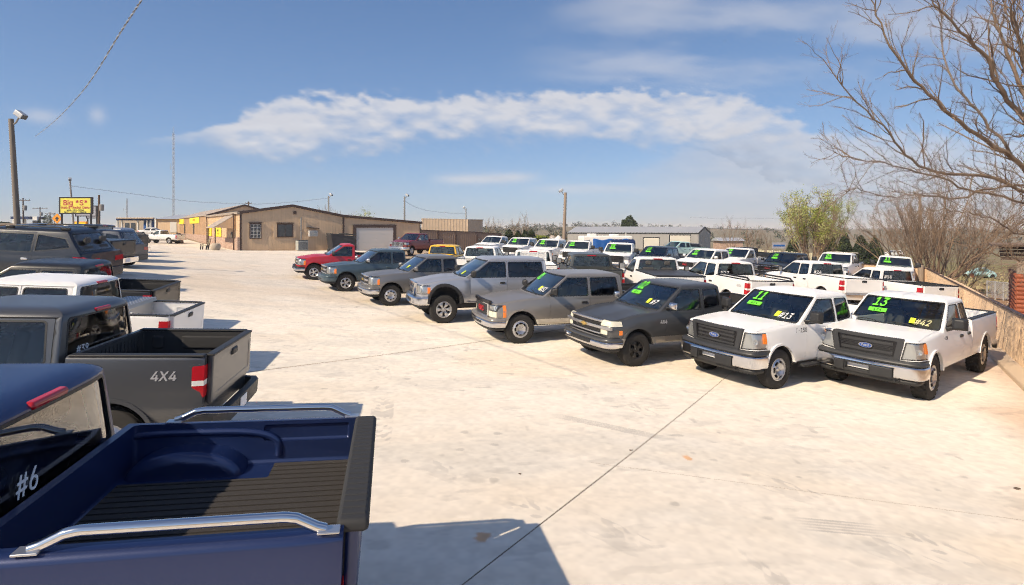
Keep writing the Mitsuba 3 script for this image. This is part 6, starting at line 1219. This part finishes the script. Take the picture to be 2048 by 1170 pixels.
def twigs(R_, p0, d, L, r, depth, out, spread=.7, up=.15, nsub=4, wig=.16, bins=None, rmin=.0032):
    """a branch with its side shoots, appended as tubes"""
    n = 7 if depth > 1 else 5 if depth else 4; p = [np.array(p0, float)]; d = np.array(d, float); d /= np.linalg.norm(d)
    for i in range(n - 1):
        d = d + np.array([R_.gauss(0, wig), R_.gauss(0, wig), R_.gauss(0, wig) + up * .3]); d /= np.linalg.norm(d); p.append(p[-1] + d * L / (n - 1))
    p = np.array(p); out.append(ntube(p, r, max(r * .45, rmin), 6 if r > .03 else 4 if depth > 1 else 3)); 
    if bins is not None: bins.append((p[-1], depth))
    if depth == 0: return
    for k in range(nsub):
        s = .2 + .75 * (k + R_.random() * .7) / nsub; i = min(n - 2, int(s * (n - 1))); q = p[i] + (p[i + 1] - p[i]) * (s * (n - 1) - i); t = p[i + 1] - p[i]; t /= np.linalg.norm(t)
        a = np.array([R_.gauss(0, 1), R_.gauss(0, 1), R_.gauss(0, 1)]); a -= t * a.dot(t); a /= np.linalg.norm(a) + 1e-9
        twigs(R_, q, t + a * spread * R_.uniform(.6, 1.3) + np.array([0, 0, up]), L * R_.uniform(.38, .62) * (1.1 - .5 * s), r * R_.uniform(.45, .62) * (1 - .4 * s), depth - 1, out, spread, up, nsub, wig, bins, rmin)
def cards(pts, size, R_, kind='leaf', squash=1.):
    """small leaf-sized faces at the points"""
    P_ = np.asarray(pts, float); n = len(P_); rs = np.random.RandomState(R_.randrange(1 << 30)); u = rs.normal(size=(n, 3)); u[:, 2] *= squash; u /= np.linalg.norm(u, axis=1, keepdims=True); w = rs.normal(size=(n, 3)); w -= u * (w * u).sum(1, keepdims=True); w /= np.linalg.norm(w, axis=1, keepdims=True); s = size * rs.uniform(.6, 1.4, size=(n, 1))
    v = np.stack([P_ - u * s * .5, P_ + w * s * .3, P_ + u * s * .6, P_ - w * s * .3], 1).reshape(-1, 3); i = np.arange(n)[:, None] * 4
    return trimesh.Trimesh(v, np.vstack([i + [0, 1, 2], i + [0, 2, 3]]), process=False)
# the big bare tree at the right edge: limbs reach in from a trunk outside the picture
R_ = random.Random(21); BT = thing('bare_tree', 'large bare tree whose branches reach in from the right edge', 'tree')
base = np.array([15.5, 16.0, G(15.5, 16.0)]); fork = base + [-.25, -.1, 3.3]
part(BT, 'trunk', tube(np.array([base + [0, 0, -.3], base + [-.02, -.03, 1.0], base + [-.14, -.06, 2.2], fork + [0, 0, .1]]), [.40, .33, .28, .24], 14), 'm_bark', 60)
limbs = [([(2100, 420, 15.6), (2048, 335, 15.2), (1985, 290, 14.8), (1910, 238, 14.2), (1850, 180, 13.8), (1800, 120, 13.4), (1752, 30, 13.2), (1735, -25, 13.)], .075),
    ([(2100, 440, 15.8), (2048, 385, 15.2), (1960, 352, 14.6), (1880, 345, 14.), (1815, 315, 13.6), (1770, 255, 13.2), (1700, 190, 12.9), (1646, 118, 12.6)], .055),
    ([(2110, 400, 16.), (2060, 260, 15.4), (2010, 190, 15.), (1965, 110, 14.6), (1920, 60, 14.2), (1870, 5, 14.), (1850, -40, 14.)], .085),
    ([(2110, 450, 15.), (2048, 372, 14.), (1985, 375, 13.4), (1905, 398, 12.9), (1830, 388, 12.5), (1770, 392, 12.2), (1715, 378, 12.), (1692, 385, 12.)], .030),
    ([(2120, 380, 15.), (2075, 200, 14.), (2048, 120, 13.6), (2030, 40, 13.4), (2015, -40, 13.2)], .10),
    ([(2100, 470, 14.4), (2048, 470, 13.8), (1985, 440, 13.2), (1920, 425, 12.8), (1860, 420, 12.5)], .026),
    ([(2100, 430, 16.4), (2040, 330, 16.6), (1960, 230, 16.6), (1900, 150, 16.8), (1880, 60, 17.), (1900, -30, 17.)], .055),
    ([(2100, 500, 14.), (2048, 520, 13.2), (1990, 510, 12.6), (1930, 490, 12.2)], .02),
    ([(2110, 430, 15.2), (2030, 400, 14.2), (1940, 380, 13.4), (1860, 350, 13.), (1780, 330, 12.7), (1700, 315, 12.5), (1668, 305, 12.4)], .034),
    ([(2110, 340, 17.), (2020, 120, 17.), (1985, 20, 17.), (1980, -60, 17.)], .07)]
big, small = [], []
for pts, r in limbs:
    q = np.array([at(a_, b_, c_) for a_, b_, c_ in pts]); t = np.linspace(0, 1, len(q)); q = PchipInterpolator(t, q)(np.linspace(0, 1, 30)); q[1:-1] += np.array([[R_.gauss(0, .02) for _ in range(3)] for _ in range(28)])
    big.append(tube(np.vstack([fork if r > .05 else fork + [0, 0, -.6], q]), np.linspace(r * .95, .007, 31), 8, False))
    for k in range(34):
        s = .05 + .94 * (k + R_.random()) / 34; i = min(28, int(s * 29)); p = q[i] + (q[i + 1] - q[i]) * R_.random(); d = q[i + 1] - q[i]; d /= np.linalg.norm(d)
        a = np.array([R_.gauss(0, 1), R_.gauss(0, 1.2), R_.gauss(.25, 1)]); a -= d * a.dot(d); a /= np.linalg.norm(a)
        twigs(R_, p, d + a * R_.uniform(.5, 1.1) + np.array([-.25, -.1, .12]), R_.uniform(.7, 1.9) * (1.15 - .55 * s), r * R_.uniform(.20, .32) * (1 - .55 * s) + .003, 2, small, .75, .12, 3, .17)
part(BT, 'limb', big[0], 'm_bark', 60)
for b_ in big[1:]: part(BT, 'limb', b_, 'm_bark', 60)
part(BT, 'twig', batch(small), 'twig_tan', True, kind='stuff')
def brush(name, label, cat, x, y, n, L, seed, m_, tilt=.5, r=.05, depth=3, nsub=4, leaf=None, nleaf=0, lsize=.1, spread=.55, up=.25, sx=1., rmin=.009):
    """a tree of many stems from one foot"""
    R_ = random.Random(seed); k = thing(name, label, cat); z = G(x, y); out, tips, st = [], [], []
    for i in range(n):
        a = 2 * PI * (i + R_.random()) / n; tl = tilt * R_.uniform(.15, 1.)
        twigs(R_, [x + .3 * math.cos(a) * sx, y + .3 * math.sin(a), z - .1], [math.cos(a) * tl * sx, math.sin(a) * tl, 1.], L * R_.uniform(.7, 1.05), r * R_.uniform(.6, 1.), depth, out, spread, up, nsub, .11, tips, rmin)
    big_ = [m for m in out if np.ptp(m[0], axis=0).max() > L * .62]; sm = [m for m in out if np.ptp(m[0], axis=0).max() <= L * .62]
    part(k, 'trunk', batch(big_), m_, True); part(k, 'twig', batch(sm), m_, True, kind='stuff')
    if leaf:
        P_ = np.array([p for p, d in tips if d <= 1]); rs = np.random.RandomState(seed); idx = rs.randint(0, len(P_), nleaf); q = P_[idx] + rs.normal(size=(nleaf, 3)) * lsize * 1.6
        keep = meshkit.noise(q * .8, seed) > .36; q = q[keep]; h = meshkit.noise(q * .8 + 9, seed) > .5
        part(k, 'crown', cards(q[h], lsize, R_), leaf[0], False, kind='stuff'); part(k, 'crown', cards(q[~h], lsize, R_), leaf[1], False, kind='stuff')
    return k
x, y = 28.6, 39.; brush('bare_thicket', 'bare brown many-stemmed thicket behind the fence corner', 'tree', x, y, 34, 7.0, 5, 'twig_tan', .95, .06, 3, 5, sx=1.35, rmin=.008)
brush('bare_thicket', 'thinner bare bush at the foot of the thicket, nearer the pale blue car', 'bush', 31.4, 40.2, 12, 3.2, 6, 'twig_grey', 1.1, .03, 3, 4)
brush('budding_tree', 'tall tree with fresh yellow-green buds behind the back row', 'tree', 32.5, 62., 22, 7.0, 8, 'twig_tan', .85, .07, 3, 5, ('leaf_bud', 'leaf_bud_pale'), 26000, .12, .5, .3)
brush('bare_tree', 'small bare tree beyond the roof of the brown building', 'tree', -36.5, 118, 7, 6.5, 12, 'twig_tan', .7, .09, 3, 4)
brush('leafing_tree', 'pale green young tree beyond the roof of the brown building', 'tree', -29.5, 112, 8, 4.9, 14, 'twig_grey', .6, .06, 2, 4, ('leaf_bud_pale', 'leaf_bud'), 1500, .25)
for i, (px, yy_, L, lb) in enumerate(((1040, 120, 6.4, 'bare tree behind the cedars left of the tall light pole'), (985, 125, 5.6, 'bare tree just right of the tan metal box'), (1462, 150, 9., 'lone bare tree right of the grey building'), (1530, 120, 5.6, 'bare bush left of the budding tree'), (1500, 135, 6., 'bare bush behind the picket fence'), (1640, 100, 5., 'bare bush behind the old vehicles'))):
    xx_ = at(px, 0, yy_)[0]; brush('bare_tree', lb, 'tree', xx_, yy_, 7, L, 30 + i, 'twig_grey' if i % 2 else 'twig_tan', .55, .08, 3, 4)
def cedar(label, px, pb, pt, y, w, seed, ms=('leaf_cedar', 'leaf_cedar_light'), n=5200, name='cedar_tree', cone=1., cat='tree', trunk=True):
    R_ = random.Random(seed); rs = np.random.RandomState(seed); a, b = at(px, pb, y), at(px, pt, y); z0 = min(a[2], G(a[0], y)); h = b[2] - z0; k = thing(name, label, cat)
    if trunk: part(k, 'trunk', tube([[a[0], y, z0 - .2], [a[0], y, z0 + h * .5]], [.2, .08], 8), 'm_bark', 60)
    t = rs.beta(1.2, 1.6, n) if cone else rs.beta(1.6, 1.4, n); rad = w * (np.clip(1 - t, .02, 1) ** .75 * (t + .12) ** .25 if cone else np.sqrt(np.clip(1 - (2 * t - 1) ** 2, 0, 1))); th = rs.uniform(0, 2 * PI, n); q = rad * rs.uniform(.35, 1., n) ** .5
    P_ = np.column_stack([a[0] + q * np.cos(th), y + q * np.sin(th), z0 + h * (.06 + .94 * t) if cone else z0 + h * (.25 + .75 * t)]); nn = meshkit.fbm(P_ / w * 2.4, 3, seed); P_ += (nn[:, None] - .5) * (P_ - [a[0], y, z0 + h * .5]) * .5
    P_ = P_[meshkit.noise(P_ / w * 3.1, seed + 5) > .30]; hh = meshkit.noise(P_ / w * 3.5 + 4, seed + 2) > .52
    part(k, 'crown', cards(P_[~hh], w * .17, R_), ms[0], False, kind='stuff'); part(k, 'crown', cards(P_[hh], w * .17, R_), ms[1], False, kind='stuff')
for i, (px, pb, pt, y, w, lb) in enumerate(((1018, 492, 458, 112, 1.9, 'dark cedar right of the tan metal box, leftmost of its clump'), (1036, 492, 462, 112, 1.7, 'dark cedar in the clump, second from the left'), (1050, 492, 460, 110, 1.6, 'dark cedar in the clump beside the thin grey pole'), (1063, 494, 459, 105, 1.5, 'pointed dark cedar at the right end of the clump'),
        (1660, 505, 470, 95, 2.2, 'dark cedar behind the budding tree'), (1690, 507, 466, 92, 1.9, 'pointed greenish cedar just right of the budding tree'), (1722, 507, 469, 90, 2.1, 'left one of the two round cedars in the field'), (1750, 508, 471, 90, 2.0, 'right one of the two round cedars in the field'), (1585, 505, 478, 98, 1.8, 'low dark cedar at the left foot of the budding tree'))):
    cedar(lb, px, pb, pt, y, w, 50 + i)
cedar('green broadleaf tree showing above the roof of the grey building', 1258, 480, 434, 175, 2.6, 71, ('leaf_oak', 'leaf_cedar_light'), 5000, 'oak_tree', 0)
cedar('fresh green bush right of the pointed cedar', 1084, 492, 472, 100, 1.7, 72, ('leaf_bud', 'leaf_oak'), 2500, 'green_bush', 0, 'bush')
cedar('brownish bush left of the small cream house', 1103, 492, 470, 120, 2.0, 73, ('leaf_brown', 'leaf_oak'), 2500, 'brown_bush', 0, 'bush')
cedar('small round tree far off at the left roadside', 6, 462, 444, 150, 2.6, 74, ('leaf_brown', 'leaf_far'), 2500, 'roadside_tree', 0)
cedar('palm like evergreen between the utility poles', 78, 465, 437, 150, 1.3, 75, ('leaf_oak', 'leaf_cedar_light'), 1500, 'roadside_evergreen', 1); cedar('small green tree beside the diamond road sign', 95, 462, 430, 210, 1.6, 76, ('leaf_oak', 'leaf_cedar_light'), 1500, 'roadside_tree', 0)
# far hills with scattered junipers, brush along the field, grass tufts
hx = np.linspace(-1500, 1700, 161); hy = np.array([300, 380, 470, 560, 680, 820, 1000, 1200]); HX, HY = np.meshgrid(hx, hy, indexing='ij')
def HZ(x, y):
    n = meshkit.fbm(np.stack([x / 260, y / 200, x * 0], -1), 4, 2); az = x / y
    k = np.clip((y - 300) / 500, 0, 1); lift = np.interp(az, [-1.2, -.5, -.15, 0, .12, .3, .5, .8, 1.2], [0, 1, 3, 6, 7, 3.5, 3., 2.5, 2])
    return G(x, y) * (1 - k) + k * (-10 + lift * 1.6 + 10 * (n - .45)) - .1
HZZ = HZ(HX.ravel(), HY.ravel()); i, j = np.meshgrid(np.arange(160), np.arange(7), indexing='ij'); a = i * 8 + j
f = np.vstack([np.stack([a, a + 8, a + 9], -1).reshape(-1, 3), np.stack([a, a + 9, a + 1], -1).reshape(-1, 3)])
scene['hills'] = mikit.ply((np.stack([HX.ravel(), HY.ravel(), HZZ], 1), f), 'm_ground', True); tag('hills', kind='structure'); used.add('hills')
rs = np.random.RandomState(4); n = 900; y = rs.uniform(220, 900, n); az = np.concatenate([rs.uniform(-.25, .28, n // 2), rs.uniform(-.9, 1.0, n - n // 2)]); x = az * y; z = HZ(x, np.maximum(y, 300)); z = np.where(y < 300, G(x, y), z)
P_ = []
for xx_, yy_, zz_ in zip(x, y, z):
    s = rs.uniform(.8, 2.4) * (1 + yy_ / 900); q = rs.normal(size=(26, 3)); q /= np.linalg.norm(q, axis=1, keepdims=True); P_.append(np.array([xx_, yy_, zz_ + s * .8]) + q * s * rs.uniform(.4, 1., (26, 1)))
P_ = np.vstack(P_); sel = rs.rand(len(P_)) < .7
k = newkey('distant_woods'); tag(k, 'scattered dark junipers and brush on the far hills', 'woods', kind='stuff'); part(k, 'dark_foliage', cards(P_[sel], 1.5, R_), 'leaf_far', False, kind='stuff'); part(k, 'brown_foliage', cards(P_[~sel], 1.5, R_), 'leaf_brown', False, kind='stuff')
pts = np.column_stack([rs.uniform(17, 75, 9000), rs.uniform(17, 95, 9000)]); fx = pts[:, 0] - (13.6 + (pts[:, 1] - 14.3) * .613); back = (pts[:, 0] > 19) | (pts[:, 1] < 39); pts = pts[(fx > .3) & (meshkit.noise(np.column_stack([pts / 3.5, pts[:, :1] * 0]), 3) > .42)]
rr = cards(np.column_stack([pts, G(pts[:, 0], pts[:, 1]) + .08]), .30, R_, squash=2.5); k = newkey('dry_grass'); scene[k] = mikit.ply(rr, 'm_dry_grass', False); tag(k, 'tufts of dry grass in the field beyond the tan fence', 'grass', kind='stuff')
pts = np.column_stack([rs.uniform(14, 30, 1200), rs.uniform(14, 44, 1200)]); fx = pts[:, 0] - (13.9 + (pts[:, 1] - 14.3) * .613); pts = pts[(fx > .2) & (fx < 7)]
pb_ = [tm(Mf.sphere(1, 6).scale([s, s * .8, s * .5]).rotate([0, 0, r_]).translate([a_, b_, G(a_, b_) - .04])) for (a_, b_), s, r_ in zip(pts[:420], rs.uniform(.04, .16, 420), rs.uniform(0, 360, 420))]
k = newkey('rubble'); scene[k] = mikit.ply(trimesh.util.concatenate(pb_), 'kerb_concrete', False); tag(k, 'reddish rubble on the bank behind the tan fence', 'rubble', kind='stuff')
for (px, py, s, lb) in ((1262, 901, .018, 'tiny dark leaf beside the diagonal joint'), (1040, 948, .016, 'tiny dark stone in the middle of the concrete'), (2034, 978, .03, 'brown leaf at the right edge of the concrete')):
    x, y = GP(px, py); solo('dry_leaf', lb, 'leaf', Mf.sphere(1, 8).scale([s * 1.5, s, s * .4]).translate([x, y, G(x, y) + s * .3]), 'wood_dark', 40)
# ---------------------------------------------------------------- air
scene['air'] = {'type': 'homogeneous', 'albedo': {'type': 'rgb', 'value': [.95, .95, .96]}, 'sigma_t': {'type': 'rgb', 'value': [.00026, .000275, .00031]}}
scene['haze'] = {'type': 'cube', 'to_world': T().translate([0, 0, 11.]).scale([9100., 9100., 23.5]), 'bsdf': {'type': 'null'}, 'interior': {'type': 'ref', 'id': 'air'}}
tag('haze', 'thin pale haze in the air', kind='stuff')
scene['camera']['medium'] = {'type': 'ref', 'id': 'air'}
